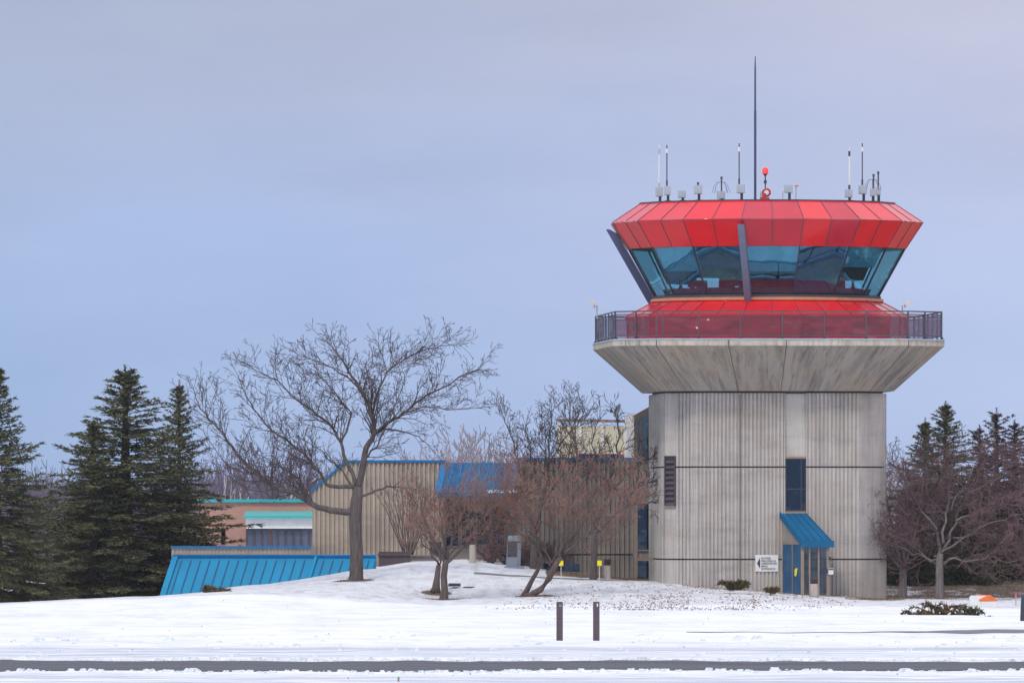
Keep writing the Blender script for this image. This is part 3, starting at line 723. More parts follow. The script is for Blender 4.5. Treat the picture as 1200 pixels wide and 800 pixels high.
mb = MB(); zc = ZY(226, Y); 
ringp = [Vector((x2+.16*cos(a), Y-.3, zc+.16*sin(a))) for a in [2*pi*k/16 for k in range(17)]]
mb.tube(ringp, .05, 6, False); mb.build('ring', 'red_paint', t)
mb = MB(); mb.box((x2-.08, Y-.3, z0+.06), (.42, .3, .12)); mb.box((x2-.1, Y-.3, z0+.2), (.16, .16, .2)); mb.build('base', 'red_paint', t)
mb = MB(); mb.tube([Vector((x2, Y-.38, zc)), Vector((x2, Y-.25, zc))], [.11,.12], 12); mb.build('face', 'white_paint', t)
x3 = XY(892.6, 446.3); mb = MB(); mb.box((x3, 446.4, ZY(228.5, 446)), (.13, .2, .32)); mb.box((x3, 446.4, z0+.03), (.2, .24, .06)); one('equipment_cabinet', mb, 'box_grey', (x3, 446.4, z0), 'narrow grey box squeezed between the mast and the red ringed fitting', 'cabinet')
x4 = XY(932.8, 446); t = thing('marker_rod', (x4, 446, z0), 'thin grey rod with an orange tip right of the beacon on the roof', 'rod')
mb = MB(); mb.rod((x4, 446, z0), (x4, 446, ZY(218.5, 446)), .025); mb.build('rod', 'box_grey', t); mb = MB(); mb.box((x4+.03, 446, ZY(217.8, 446)), (.17, .12, .06)); mb.build('tip', 'orange_paint', t)
x5 = XY(917.4, 446); mb = MB(); mb.tube([Vector((x5, 446, z0)), Vector((x5, 446, ZY(225, 446))), Vector((x5+.1, 446, ZY(224, 446)))], .02); one('conduit', mb, 'box_grey', (x5, 446, z0), 'thin bent grey pipe left of the plain box on the roof', 'pipe')
# ------------------------------------------------------------------ terminal building (ribbed wings)
Bd = thing('terminal_building', (XY(560, 462), 462, 0), 'low ribbed beige building with shade-greyed right wing and blue roof edges left of the tower', 'building')
def ribwall(mb, px0, px1, y0, y1, Y, pitch=.2, depth=.09, top=None, w=.6):
    """ribbed wall facing -Y; top(px) gives a pixel height for the top edge"""
    x0, x1 = XY(px0, Y), XY(px1, Y); n = max(1, int((x1-x0)/pitch)); p = (x1-x0)/n; pts = []
    for i in range(n):
        s0 = x0+i*p+p*(1-w)/2; pts += [(s0, Y), (s0+.015, Y-depth), (s0+p*w-.015, Y-depth), (s0+p*w, Y)]
    pts = [(x0, Y)]+pts+[(x1, Y)]
    zt_ = lambda x: ZY(top(600+x*F/Y), Y) if top else ZY(y0, Y)
    for (xa_, ya), (xb_, yb) in zip(pts, pts[1:]):
        mb.face([(xa_, ya, ZY(y1, Y)), (xb_, yb, ZY(y1, Y)), (xb_, yb, zt_(xb_)), (xa_, ya, zt_(xa_))])
YW = 464
topf = lambda px: 541 if px > 405 else 541+(405-px)/(405-366)*34
mb = MB(); ribwall(mb, 366, 521, 541, 690, YW, .205, top=topf)
# body behind the front walls
x0, x1 = XY(366, YW), XY(521, YW); zb, zt1, zt0 = -.6, ZY(541, YW), ZY(575, YW)
xm = XY(405, YW)
bk = YW+14
mb.face([(x0, bk, zb), (x0, YW, zb), (x0, YW, zt0), (x0, bk, zt0)]); mb.face([(x1, YW, zb), (x1, bk, zb), (x1, bk, zt1), (x1, YW, zt1)])
mb.face([(xm, YW, zt1), (x1, YW, zt1), (x1, bk, zt1), (xm, bk, zt1)])
mb.build('left_wing_wall', 'beige_cladding', Bd)
mb = MB(); mb.face([(x0-.1, YW-.1, zt0), (xm, YW-.1, zt1), (xm, bk, zt1), (x0-.1, bk, zt0)])
mb.beam((x0-.05, YW-.08, zt0), (xm, YW-.08, zt1), .16, .10, (0,1,0)); mb.beam((xm, YW-.08, zt1+.03), (x1+.05, YW-.08, zt1+.03), .14, .11, (0,1,0)); mb.build('coping', 'blue_coping', Bd)
# recess with sloping blue metal roof
mb = MB(); xs0, xs1 = XY(521, YW), XY(606, YW); sh = -.32
ztp, zbt = ZY(542, YW), ZY(578, YW-1.6)
A_, B_, C_, D_ = Vector((xs0, YW, ztp)), Vector((xs1, YW, ztp)), Vector((xs1+sh, YW-1.6, zbt)), Vector((xs0+sh, YW-1.6, zbt))
mb.face([A_, D_, C_, B_]); mb.face([A_, B_, B_+Vector((0,6,0)), A_+Vector((0,6,0))]); mb.box(((xs0+xs1)/2+sh, YW-1.6, zbt-.08), (xs1-xs0, .08, .22))
rs = mb.build('sloped_roof', 'roof_blue', Bd)
mb = MB(); n = 8
for i in range(n+1):
    a, b_ = A_.lerp(B_, i/n), D_.lerp(C_, i/n); mb.beam(a+Vector((0,0,.02)), b_+Vector((0,0,.02)), .05 if 0 < i < n else .3, .06, (1,0,0))
build_each(mb, 'roof_seam', 'blue_coping', rs)
mb = MB(); mb.box((XY(588, YW-1.5), YW-1.45, zbt+.10), (1.4, .35, .14)); mb.build('snow_patch', 'hill_snow', rs)
mb = MB(); mb.box(((xs0+xs1)/2, YW+.6, (zbt-.6)/2), (xs1-xs0, .2, zbt+1.2)); mb.build('recess_wall', 'grey_and_shaded_cladding', Bd)
for pxw in (530, 548, 566, 584):
    mb = MB(); xx = XY(pxw, YW); z_a, z_b = ZY(640, YW), ZY(592, YW)
    for dx in (-.3, .3): mb.box((xx+dx, YW+.46, (z_a+z_b)/2), (.05, .08, z_b-z_a))
    for z in (z_a, z_b): mb.box((xx, YW+.46, z), (.65, .08, .05))
    fr = mb.build('window_frame', 'frame_brown', Bd); mb = MB(); mb.box((xx, YW+.48, (z_a+z_b)/2), (.55, .02, z_b-z_a)); mb.build('window', 'dark_glass', Bd)
mb = MB(); mb.box((XY(511, YW-1), YW-.30, (ZY(635, YW)+ZY(662, YW))/2), (.5, .12, 1.1)); mb.build('door', 'dark_metal', Bd)
# right wing: beige cladding in shade, the shade painted in as grey
mb = MB(); YR = 458.5
ribwall(mb, 606, 744, 538, 648.6, YR, .21, w=.55); ribwall(mb, 606, 744, 650.4, 700, YR, .21, w=.55)
xr0, xr1 = XY(606, YR), XY(744, YR); mb.face([(xr0, YR+12, -.6), (xr0, YR, -.6), (xr0, YR, ZY(538, YR)), (xr0, YR+12, ZY(538, YR))])
mb.face([(xr0, YR, ZY(538.2, YR)), (xr1, YR, ZY(538.2, YR)), (xr1, YR+12, ZY(538.2, YR)), (xr0, YR+12, ZY(538.2, YR))])
mb.build('right_wing_wall', 'grey_and_shaded_cladding', Bd)
mb = MB(); mb.box(((xr0+xr1)/2, YR+.06, 2), (xr1-xr0-.1, .02, 6)); mb.build('wall_joint', 'joint_dark', Bd)
mb = MB(); mb.box(((xr0+xr1)/2, YR-.02, ZY(537.5, YR)), (xr1-xr0, .22, .12)); mb.build('coping', 'blue_coping', Bd)
for pa, pb in ((636, 652), (655, 679)):
    mb = MB(); xx = (XY(pa, YR)+XY(pb, YR))/2; w_ = XY(pb, YR)-XY(pa, YR); za, zb_ = ZY(673.5, YR), ZY(660, YR)
    mb.box((xx, YR-.07, (za+zb_)/2), (w_, .05, zb_-za)); mb.build('window', 'dark_glass', Bd)
    mb = MB(); mb.box((xx, YR-.04, (za+zb_)/2), (w_-.04, .01, zb_-za-.04)); mb.build('window_backing', 'interior_dark', Bd)
# glazed stair strip beside the tower
YG = 456.5; xg0, xg1 = XY(743, YG), XY(766, YG)
mb = MB(); 
mb.beam((xg0+.08, YG, ZY(700, YG)), (xg0+.08, YG, ZY(490, YG)), .16, .2, (1,0,0))
mb.beam((xg0+.02, YG-.02, ZY(489.5, YG)), (xg1, YG-.02, ZY(477, YG)), .16, .24, (0,1,0))
mb.beam((xg0+.30, YG+.02, ZY(540, YG)), (xg0+.30, YG+.02, ZY(491, YG)), .05, .1, (1,0,0))
mb.box(((xg0+xg1)/2+.05, YG-.01, ZY(644.5, YG)), (xg1-xg0-.15, .16, .06)); mb.box(((xg0+xg1)/2+.05, YG-.01, ZY(655.5, YG)), (xg1-xg0-.15, .16, .1)); mb.box(((xg0+xg1)/2+.05, YG-.01, ZY(540, YG)), (xg1-xg0-.15, .16, .06))
gf = mb.build('window_frame', 'frame_brown', Bd)
mb = MB()
mb.face([(xg0+.15, YG+.06, ZY(540, YG)), (xg1, YG+.06, ZY(540, YG)), (xg1, YG+.06, ZY(479, YG)), (xg0+.15, YG+.06, ZY(489, YG))]); mb.build('window', 'teal_glass', gf)
mb = MB(); mb.face([(xg0+.1, YG+.8, ZY(560, YG)), (xg1, YG+.8, ZY(560, YG)), (xg1, YG+.8, ZY(476, YG)), (xg0+.1, YG+.8, ZY(489, YG))]); mb.face([(xg0+.1, YG+.8, ZY(560, YG)), (xg0+.1, YG+.1, ZY(560, YG)), (xg0+.1, YG+.1, ZY(490, YG)), (xg0+.1, YG+.8, ZY(490, YG))]); mb.build('stair_interior', 'stair_back', gf)
mb = MB(); mb.box(((xg0+xg1)/2+.07, YG+.06, (ZY(540, YG)+ZY(590, YG))/2), (xg1-xg0-.15, .1, ZY(541, YG)-ZY(590, YG))); mb.box(((xg0+xg1)/2+.07, YG+.05, ZY(650, YG)), (xg1-xg0-.15, .1, .36)); build_each(mb, 'spandrel', 'grey_and_shaded_cladding', gf)
for ya, yb in ((591, 643.5), (657, 683)):
    mb = MB(); mb.box(((xg0+xg1)/2+.07, YG+.05, (ZY(ya, YG)+ZY(yb, YG))/2), (xg1-xg0-.15, .06, ZY(ya, YG)-ZY(yb, YG))); mb.build('window', 'dark_glass', gf)
mb = MB(); mb.box(((xg0+xg1)/2+.07, YG+.14, 3), (xg1-xg0-.15, .05, 8)); mb.build('window_backing', 'interior_dark', gf)
mb = MB(); mb.box((XY(739, 460), 460, (ZY(484, 460)+ZY(540, 460))/2), (.34, 1, ZY(484, 460)-ZY(540, 460))); mb.build('corner_pier', 'white_paint', Bd)
# cream rooftop plant screen
YP = 466; p0, p1 = XY(652, YP), XY(737, YP)
pl = thing('rooftop_plant', ((p0+p1)/2, YP, ZY(538, YP)), 'cream walled rooftop machinery enclosure with a rusty brown top rail', 'rooftop unit')
mb = MB(); mb.box(((p0+p1)/2, YP+2, (ZY(499, YP)+ZY(540, YP))/2), (p1-p0, 4, ZY(499, YP)-ZY(540, YP)))
sc_w = mb.build('screen_wall', 'cream', pl)
mb = MB()
for px in (655, 680, 706.5, 733): mb.box((XY(px, YP), YP-.05, (ZY(491, YP)+ZY(540, YP))/2), (.12, .12, ZY(491, YP)-ZY(540, YP)))
build_each(mb, 'upright', 'white_paint', pl)
mb = MB(); mb.beam((p0, YP-.08, ZY(492, YP)), (XY(732, YP), YP-.08, ZY(493.5, YP)), .13, .12, (0,1,0)); mb.build('top_rail', 'frame_brown', pl)
mb = MB()
for px in (690, 717): mb.box((XY(px, YP), YP-.35, ZY(534.5, YP)), (.95, .5, .25), mi=1); mb.box((XY(px, YP), YP-.35, ZY(530.5, YP)), (1.0, .55, .10), mi=0)
build_each(mb, 'air_intake', ['white_paint', 'interior_dark'], pl)
# satellite dish
b0 = P(724, 493, YP-.2); t = thing('satellite_dish', b0, 'grey satellite dish on the top rail of the cream rooftop enclosure', 'satellite dish')
mb = MB(); mb.rod(b0-Vector((0,0,.1)), b0+Vector((0,0,.35)), .035); mb.build('pole', 'dark_metal', t)
mb = MB(); c = b0+Vector((.05,0,.45)); ax = Vector((-.85,-.35,.38)).normalized(); e1 = ax.cross(Vector((0,0,1))).normalized(); e2 = ax.cross(e1)
mb.rings([[c+ax*(.10*(r/.34)**2)+e1*r*.95*cos(2*pi*k/20)+e2*r*sin(2*pi*k/20) for k in range(20)] for r in (.02,.12,.22,.30,.34)], cap0=True); mb.build('dish', 'dish_grey', t, True)
mb = MB(); f_ = c+ax*.42-Vector((0,0,.12)); mb.rod(c-e2*.0-Vector((0,0,.3)), f_, .018); mb.box(f_, (.1,.1,.1)); mb.build('feed_arm', 'dark_metal', t)
# ------------------------------------------------------------------ low building with blue metal apron
YA = 455.0; sh = .42; out = 1.7
Lb = thing('apron_building', (XY(300, YA), YA, 0), 'low flat building with a sloping bright blue standing seam metal front', 'building')
mb = MB(); ribwall(mb, 201, 364.5, 641.5, 652, YA, .165, .03); xl, xr = XY(201, YA), XY(364.5, YA)
mb.face([(xl, YA+8, -1), (xl, YA, -1), (xl, YA, ZY(641.5, YA)), (xl, YA+8, ZY(641.5, YA))]); mb.face([(xl, YA, ZY(641.6, YA)), (xr, YA, ZY(641.6, YA)), (xr, YA+8, ZY(641.6, YA)), (xl, YA+8, ZY(641.6, YA))]); mb.face([(xr, YA, -1), (xr, YA+8, -1), (xr, YA+8, ZY(641.5, YA)), (xr, YA, ZY(641.5, YA))])
mb.build('parapet', 'beige_cladding', Lb)
mb = MB(); mb.box(((xl+xr)/2, YA-.03, ZY(640.6, YA)), (xr-xl+.06, .2, .09)); mb.build('coping', 'blue_coping', Lb)
mb = MB(); zt_, zb_ = ZY(651, YA), -.35; dz_ = zt_-zb_; k_ = sh*dz_/1.4; oo = out
xR = XY(441, YA)
def ap(px, s, lift=0):   # s: 0 at the top, 1 at the buried foot
    return Vector((XY(px, YA)-k_*s, YA-.02-oo*s-lift*.8, zt_-dz_*s+lift*.5))
mb.face([ap(203, 0), ap(203, 1), ap(441, 1), ap(441, 0)])
mb.face([ap(203, 0), (xl+.1, YA+.0, -1), ap(203, 1)]); mb.face([ap(441, 0), ap(441, 1), (xR, YA, -1)])
apr = mb.build('blue_apron', 'blue_metal', Lb)
mb = MB(); mb.beam(ap(203, .03, .05), ap(441, .03, .05), .20, .08, (0,-.5,.8)); mb.build('top_flashing', 'blue_coping', apr)
mb = MB(); px = 214.0
for px in [214.5+11.1*i for i in range(15)]+[381, 392, 403, 414, 425, 434]:
    mb.beam(ap(px, .10, .03), ap(px, 1, .03), .035, .06, (1,0,0))
build_each(mb, 'seam', 'blue_metal_dark', apr)
mb = MB(); mb.beam(ap(206, .0, .06), ap(206, 1, .06), .26, .12, (1,0,0)); mb.beam(ap(371, .03, .06), ap(371, 1, .06), .14, .12, (1,0,0)); build_each(mb, 'edge_trim', 'blue_metal', apr)
# dark low planter wall at its right end
mb = MB(); mb.box((XY(462, 458), 458.5, ZY(660, 458)), (1.45, .4, 1.1)); mb.box((XY(462, 458), 458.45, ZY(649.5, 458)), (1.55, .5, .08)); one('planter_wall', mb, 'post_brown', (XY(462, 458), 458.5, 1), 'low dark brown wall at the right end of the blue metal front', 'wall')
mb = MB(); mb.box((XY(500, 459), 459.5, ZY(657, 459)), (1.5, .4, .5)); mb.box((XY(495, 459), 459.4, ZY(650.5, 459)), (1.1, .45, .06)); one('low_wall', mb, 'grey_and_shaded_cladding', (XY(500, 459), 459.5, 1.2), 'low grey concrete wall between the vase shaped shrub and the dark doorway', 'wall')
# ------------------------------------------------------------------ far brick building
YB = 560; S = thing('brick_building', (XY(310, YB), YB, -.6), 'salmon brick building with turquoise roof edge behind the blue metal front', 'building')
mb = MB(); xl, xr = XY(232, YB), XY(372, YB); zt_ = ZY(587, YB)
mb.face([(xl, YB, -.7), (xr, YB, -.7), (xr, YB, zt_), (xl, YB, zt_)], uv=[(0,0),(xr-xl,0),(xr-xl,zt_+.7),(0,zt_+.7)])
mb.face([(xl, YB+12, -.7), (xl, YB, -.7), (xl, YB, zt_), (xl, YB+12, zt_)], uv=[(0,0),(12,0),(12,zt_+.7),(0,zt_+.7)])
mb.face([(xl, YB, zt_-.01), (xr, YB, zt_-.01), (xr, YB+12, zt_-.01), (xl, YB+12, zt_-.01)], uv=[(0,0),(1,0),(1,1),(0,1)])
mb.build('wall', 'brick', S)
mb = MB(); mb.box(((xl+xr)/2, YB-.05, zt_+.03), (xr-xl+.1, .3, .16)); mb.build('roof_edge', 'teal_metal', S)
Y2 = YB-4; xl, xr = XY(288, Y2), XY(378, Y2)
mb = MB(); mb.box(((xl+xr)/2, Y2+1.9, (ZY(619, Y2)+ZY(606, Y2))/2), (xr-xl, 3.8, ZY(606, Y2)-ZY(619, Y2))); mb.build('white_band', 'white_paint', S)
mb = MB(); mb.face([(xl-.1, Y2-.3, ZY(606, Y2)), (xr, Y2-.3, ZY(606, Y2)), (xr, Y2+3, ZY(598.6, Y2)), (xl-.1, Y2+3, ZY(598.6, Y2))]); mb.face([(xl-.1, Y2-.3, ZY(606, Y2)), (xl-.1, Y2+3, ZY(598.6, Y2)), (xl-.1, Y2+3, ZY(606, Y2))]); rf_ = mb.build('roof', 'teal_roof', S)
mb = MB(); mb.box(((xl+xr)/2-.05, Y2-.33, ZY(605.4, Y2)), (xr-xl+.1, .1, .12)); mb.build('gutter', 'teal_metal', rf_)
mb = MB(); mb.box(((xl+xr)/2, Y2+.5, (ZY(619, Y2)-.7)/2), (xr-xl, .2, ZY(619, Y2)+.7)); mb.build('window_wall', 'interior_dark', S)
for i in range(9):
    px = 293+i*9.2; mb = MB(); mb.box((XY(px, Y2), Y2+.36, ZY(630, Y2)), (.36, .03, .9)); mb.box((XY(px, Y2), Y2+.34, ZY(632, Y2)), (.36, .02, .04)); mb.build('window', 'far_glass', S)
mb = MB()
for i in range(10): mb.box((XY(288.5+i*9.2, Y2), Y2+.3, ZY(630, Y2)), (.06 if i != 3 else .22, .1, 1.1))
build_each(mb, 'mullion', 'post_brown', S)
mb = MB(); mb.box((XY(261.5, YB), YB-.04, ZY(628, YB)), (.22, .05, .9)); mb.build('window', 'dark_glass', S)
# ------------------------------------------------------------------ site furniture
def G(px, Y): return Vector((XY(px, Y), Y, gz(XY(px, Y), Y)))
# stele
g = G(604, 455); g.z = ZY(670.5, 455); t = thing('stele', g, 'grey granite memorial stele with a dark plaque on the snowy mound', 'monument')
mb = MB(); mb.box(g+Vector((-.06,0,.08)), (.92,.7,.42)); mb.build('base', 'granite', t)
mb = MB(); a = g+Vector((-.10,0,.29)); hh = 1.40
mb.rings([[a+Vector((x, y, 0)) for x, y in ((-.33,-.2),(.19,-.2),(.33,.12),(-.19,.12))], [a+Vector((x+.03, y, hh)) for x, y in ((-.27,-.17),(.19,-.17),(.33,.12),(-.16,.12))]], cap1=True)
sl = mb.build('slab', 'granite', t)
mb = MB(); mb.face([a+Vector((-.27,-.205,.42)), a+Vector((.17,-.205,.42)), a+Vector((.185,-.183,1.14)), a+Vector((-.24,-.183,1.14))]); mb.build('plaque', 'plaque', sl)
mb = MB(); mb.face([a+Vector((.20,-.195,0.0)), a+Vector((.335,.11,.0)), a+Vector((.365,.11,hh)), a+Vector((.225,-.165,hh))]); mb.build('side_face', 'granite_light', sl)
# bollard lights
def bollard(px, Y, ybot, ytop, wpx, label, mat='bollard_wood', capped=True):
    g = P(px, ybot, Y); t = thing('bollard_light', g, label, 'bollard', 'wooden bollard lights'); r = wpx/26/2; h = ZY(ytop, Y)-g.z
    mb = MB(); hb_ = h*(.72 if capped else 1); mb.tube([g-Vector((0,0,.3)), g+Vector((0,0,hb_-.02)), g+Vector((0,0,hb_))], [r, r, r*.97], 14); mb.build('post', mat, t, False)
    if capped:
        mb = MB(); mb.tube([g+Vector((0,0,hb_+.001)), g+Vector((0,0,h-.05))], [r*.8]*2, 14); mb.build('lamp', 'interior_dark', t)
        mb = MB(); mb.tube([g+Vector((0,0,h-.06)), g+Vector((0,0,h-.02)), g+Vector((0,0,h))], [r*1.15, r*1.15, r*.9], 14); mb.build('cap', 'post_brown', t)
        mb = MB()
        for z in (.25,.5,.75): mb.tube([g+Vector((0,0,hb_+(h-.06-hb_)*z)), g+Vector((0,0,hb_+(h-.06-hb_)*z+.02))], [r*1.05]*2, 14)
        build_each(mb, 'louvre', 'post_brown', t)
    mb = MB(); mb.tube([g-Vector((0,0,.05)), g+Vector((0,0,.08)), g+Vector((0,0,.1))], [r*1.4, r*1.3, r], 12); mb.build('footing', 'grey_and_shaded_cladding', t)
bollard(711.5, 449, 682, 654.5, 8.5, 'bollard light with dark louvred head beside the right yellow marker')
bollard(954, 441.6, 700.5, 677, 9, 'pale bollard with dark head in front of the glass vestibule', 'bollard_wood')
bollard(554, 456, 662.5, 638, 8, 'plain bollard standing behind the red berried trees', 'bollard_wood', False)
# yellow markers
for px, lab in ((657.5, 'yellow square marker on a thin stake beside the leaning crabapple trunk'), (702.5, 'yellow square marker on a thin stake next to the bollard light')):
    Y = 446; g = P(px, 681, Y); t = thing('marker_stake', g, lab, 'marker', 'yellow markers in the snow')
    mb = MB(); mb.box(g+Vector((0,0,.38)), (.035,.03,.9)); mb.build('stake', 'wood_stake', t)
    mb = MB(); mb.box(g+Vector((0,-.03,.82)), (.20,.02,.24)); mb.box(g+Vector((0,-.045,.82)), (.16,.01,.20)); mb.build('plate', 'yellow_paint', t)
# two brown posts
for px, pb, lab in ((655.8, 749, 'left one of the two square brown posts in the snow by the road'), (698.8, 749.5, 'right one of the two square brown posts, with a pale mark at its top')):
    Y = 326; X = XY(px, Y); g = Vector((X, Y, gz(X, Y))); t = thing('square_post', g, lab, 'post', 'brown posts by the road')
    h = ZY(704.5, Y)-g.z; w = 7.6/(F/Y)
    mb = MB(); k = .012
    rg_ = lambda z, s: [g+Vector((x*s*w/2, y*s*w/2, z)) for x, y in ((-1,-1),(1,-1),(1,1),(-1,1))]
    mb.rings([rg_(-.4, 1), rg_(h*.52, 1), rg_(h*.525, .95), rg_(h*.53, .95), rg_(h*.535, 1), rg_(h-.02, 1), rg_(h, .9)], cap1=True); mb.build('timber', 'post_brown', t)
    mb = MB()
    if px > 680: mb.box(g+Vector((.035,-w/2-.004,h-.11)), (.035,.01,.10))
    else: mb.box(g+Vector((.02,-w/2-.004,h-.13)), (.09,.01,.07))
    mb.build('tag', 'white_paint' if px > 680 else 'grey_and_shaded_cladding', t)
# dark post cut by the right edge
Y = 380; X = XY(1199.5, Y); g = Vector((X, Y, gz(X, Y))); mb = MB(); hz = ZY(697, Y)-g.z
mb.rings([[g+Vector((x*s, y*s, z)) for x, y in ((-.1,-.1),(.1,-.1),(.1,.1),(-.1,.1))] for z, s in ((-.3,1.4),(hz*.5,1.1),(hz,.85))], cap1=True); mb.box(g+Vector((0,-.12,hz*.7)), (.12,.02,.18)); one('dark_post', mb, 'dark_metal', g, 'dark tapered post cut off by the right edge of the picture', 'post')
# orange/white marker box
Y = 425; gA = P(1152, 711.5, Y); t = thing('marker_box', gA, 'low white box with a sloping orange top near the spruces on the right', 'marker box')
mb = MB(); w = 1.15; 
pr = [(-.58,.0),(.62,.0),(.62,.28),(.35,.50),(-.50,.52),(-.58,.44)]
mb.rings([[gA+Vector((x, y, z)) for x, z in pr] for y in (-.35,.35)], cap0=True, cap1=True); mb.build('body', 'white_paint', t)
mb = MB(); mb.rings([[gA+Vector((x, y, z)) for x, y, z in ((-.30,-.30,.53),(.34,-.37,.515),(.63,-.37,.29),(-.16,-.37,.27))], [gA+Vector((x, y, z)) for x, y, z in ((-.30,.36,.55),(.35,.36,.53),(.65,.36,.30),(-.16,-.39,.27))]], cap0=True, cap1=True); mb.build('orange_top', 'orange_paint', t)
# stakes
Y = 430; g = P(1190.5, 712, Y); t = thing('survey_stake', g, 'thin yellow stake with a pink tip right of the orange topped box', 'stake')
mb = MB(); mb.rod(g-Vector((0,0,.2)), g+Vector((0,0,.55)), .025); mb.build('rod', 'bollard_wood', t); mb = MB(); mb.rod(g+Vector((0,0,.54)), g+Vector((0,0,.68)), .045, 8); mb.build('tip', 'pink_paint', t)
Y = 251; g = Vector((XY(467, Y), Y, gz(XY(467, Y), Y))); t = thing('survey_stake', g, 'pink stake with a green tip in the snow at the very bottom edge', 'stake')
zt_ = ZY(792.5, Y)
mb = MB(); mb.rod((g.x, Y, g.z-.2), (g.x, Y, zt_-.07), .022); mb.build('rod', 'pink_paint', t); mb = MB(); mb.rod((g.x, Y, zt_-.07), (g.x, Y, zt_), .03, 8); mb.build('tip', 'green_paint', t)
# low ground spot fixtures beside the crabapple
for px, py, lab in ((549, 688.5, 'small black flat plate lying in the snow right of the crabapple stem'), (532, 684.5, 'black flat plate half buried behind the leaning crabapple stem')):
    Y = 440; g = P(px, py, Y); mb = MB(); mb.rings([[g+Vector((x*s, y*s*2, z)) for x, y in ((-.25,-.1),(.1,-.16),(.3,.02),(-.05,.14))] for z, s in ((-.08,1),(.03,1),(.06,.8))], cap1=True); one('ground_plate', mb, 'dark_metal', g, lab, 'plate')
# ------------------------------------------------------------------ trees
rnd = random.Random(11)
def rv(r): return Vector((r.gauss(0,1), r.gauss(0,1), r.gauss(0,1)))
def grow(T_, C_, p, d, L, r0, depth, r, prm, tips=None, ymax=None):
    """one side branch with its own side branches"""
    seg = prm.get('seg', .28); n = max(3, min(9, int(L/seg))); st = L/n
    pts = [p.copy()]; d = d.normalized(); dirs = [d.copy()]
    for i in range(n):
        d = (d+rv(r)*prm['wob']+Vector((0,0,prm['up'] if depth > 0 else prm.get('tipup', prm['up'])))).normalized()
        p = p+d*st; pts.append(p.copy()); dirs.append(d.copy())
    rr_ = [max(prm['rmin'], r0*(1-.72*i/n)) for i in range(n+1)]
    (T_ if r0 > prm.get('thick', .035) else C_).tube(pts, rr_, 5 if r0 > .05 else 3, False)
    if depth <= 0 or L < prm['lmin']:
        if tips is not None: tips.extend(pts[-2:])
        return
    cnt = max(2, int(L*prm['dens']*(.8+.4*r.random())))
    for k in range(cnt):
        t = .12+.88*(k+r.random())/cnt; t = min(t, .999); i = int(t*n); q = pts[i].lerp(pts[i+1], t*n-i); dd = dirs[i]
        ax = dd.cross(rv(r)).normalized(); a = R_(r.uniform(*prm['ang']))
        nd = dd*cos(a)+ax*sin(a)
        grow(T_, C_, q, nd, L*r.uniform(*prm['ratio'])*(1.15-.55*t), max(prm['rmin'], rr_[i]*.55), depth-1, r, prm, tips)
def limb(T_, C_, path, r0, r1, r, prm, depth=2, childL=1.6, t0=.25, tips=None, dens=None):
    # smooth (Catmull) and wobble a hand-laid limb
    P_ = [path[0]]+list(path)+[path[-1]]; pts = []
    for i in range(1, len(P_)-2):
        for s in range(4):
            t = s/4; a, b, c, d = P_[i-1], P_[i], P_[i+1], P_[i+2]
            pts.append(.5*((2*b)+(c-a)*t+(2*a-5*b+4*c-d)*t*t+(3*b-a-3*c+d)*t*t*t))
    pts.append(P_[-1]); m = len(pts)
    pts = [p+(rv(r)*prm.get('limbwob', .03) if 0 < i else Vector((0,0,0))) for i, p in enumerate(pts)]
    rr_ = [r0+(r1-r0)*(i/(m-1))**.8 for i in range(m)]
    T_.tube(pts, rr_, 8, True)
    L = sum((pts[i+1]-pts[i]).length for i in range(m-1)); cnt = int(L*(dens or prm['ldens']))
    for k in range(cnt):
        t = t0+(1-t0)*(k+r.random())/cnt; t = min(.999, t); i = int(t*(m-1)); q = pts[i].lerp(pts[i+1], t*(m-1)-i)
        dd = (pts[i+1]-pts[i]).normalized(); ax = dd.cross(rv(r)).normalized(); a = R_(r.uniform(*prm['ang']))
        grow(T_, C_, q, dd*cos(a)+ax*sin(a)+Vector((0,0,.15)), childL*(.55+.7*r.random())*(1.1-.5*t), max(prm['rmin'], rr_[i]*.45), depth, r, prm, tips)
    grow(T_, C_, pts[-1], (pts[-1]-pts[-3]), childL*.7, r1, depth, r, prm, tips)
def px_path(pts, Y, r, spread):
    s = r.uniform(-spread, spread); n = len(pts)-1
    return [P(x, y, Y)+Vector((0, s*i/max(1, n), 0)) for i, (x, y) in enumerate(pts)]
def flare(mb, g, r0, h, r1, lean=0, n=12):
    pts = []; rr_ = []
    for z, f in ((-.3,1.5),(0,1.35),(.12,1.1),(.35,1.0)): pts.append(g+Vector((0,0,z))); rr_.append(r0*f)
    pts.append(g+Vector((lean,0,h))); rr_.append(r1); mb.tube(pts, rr_, n)
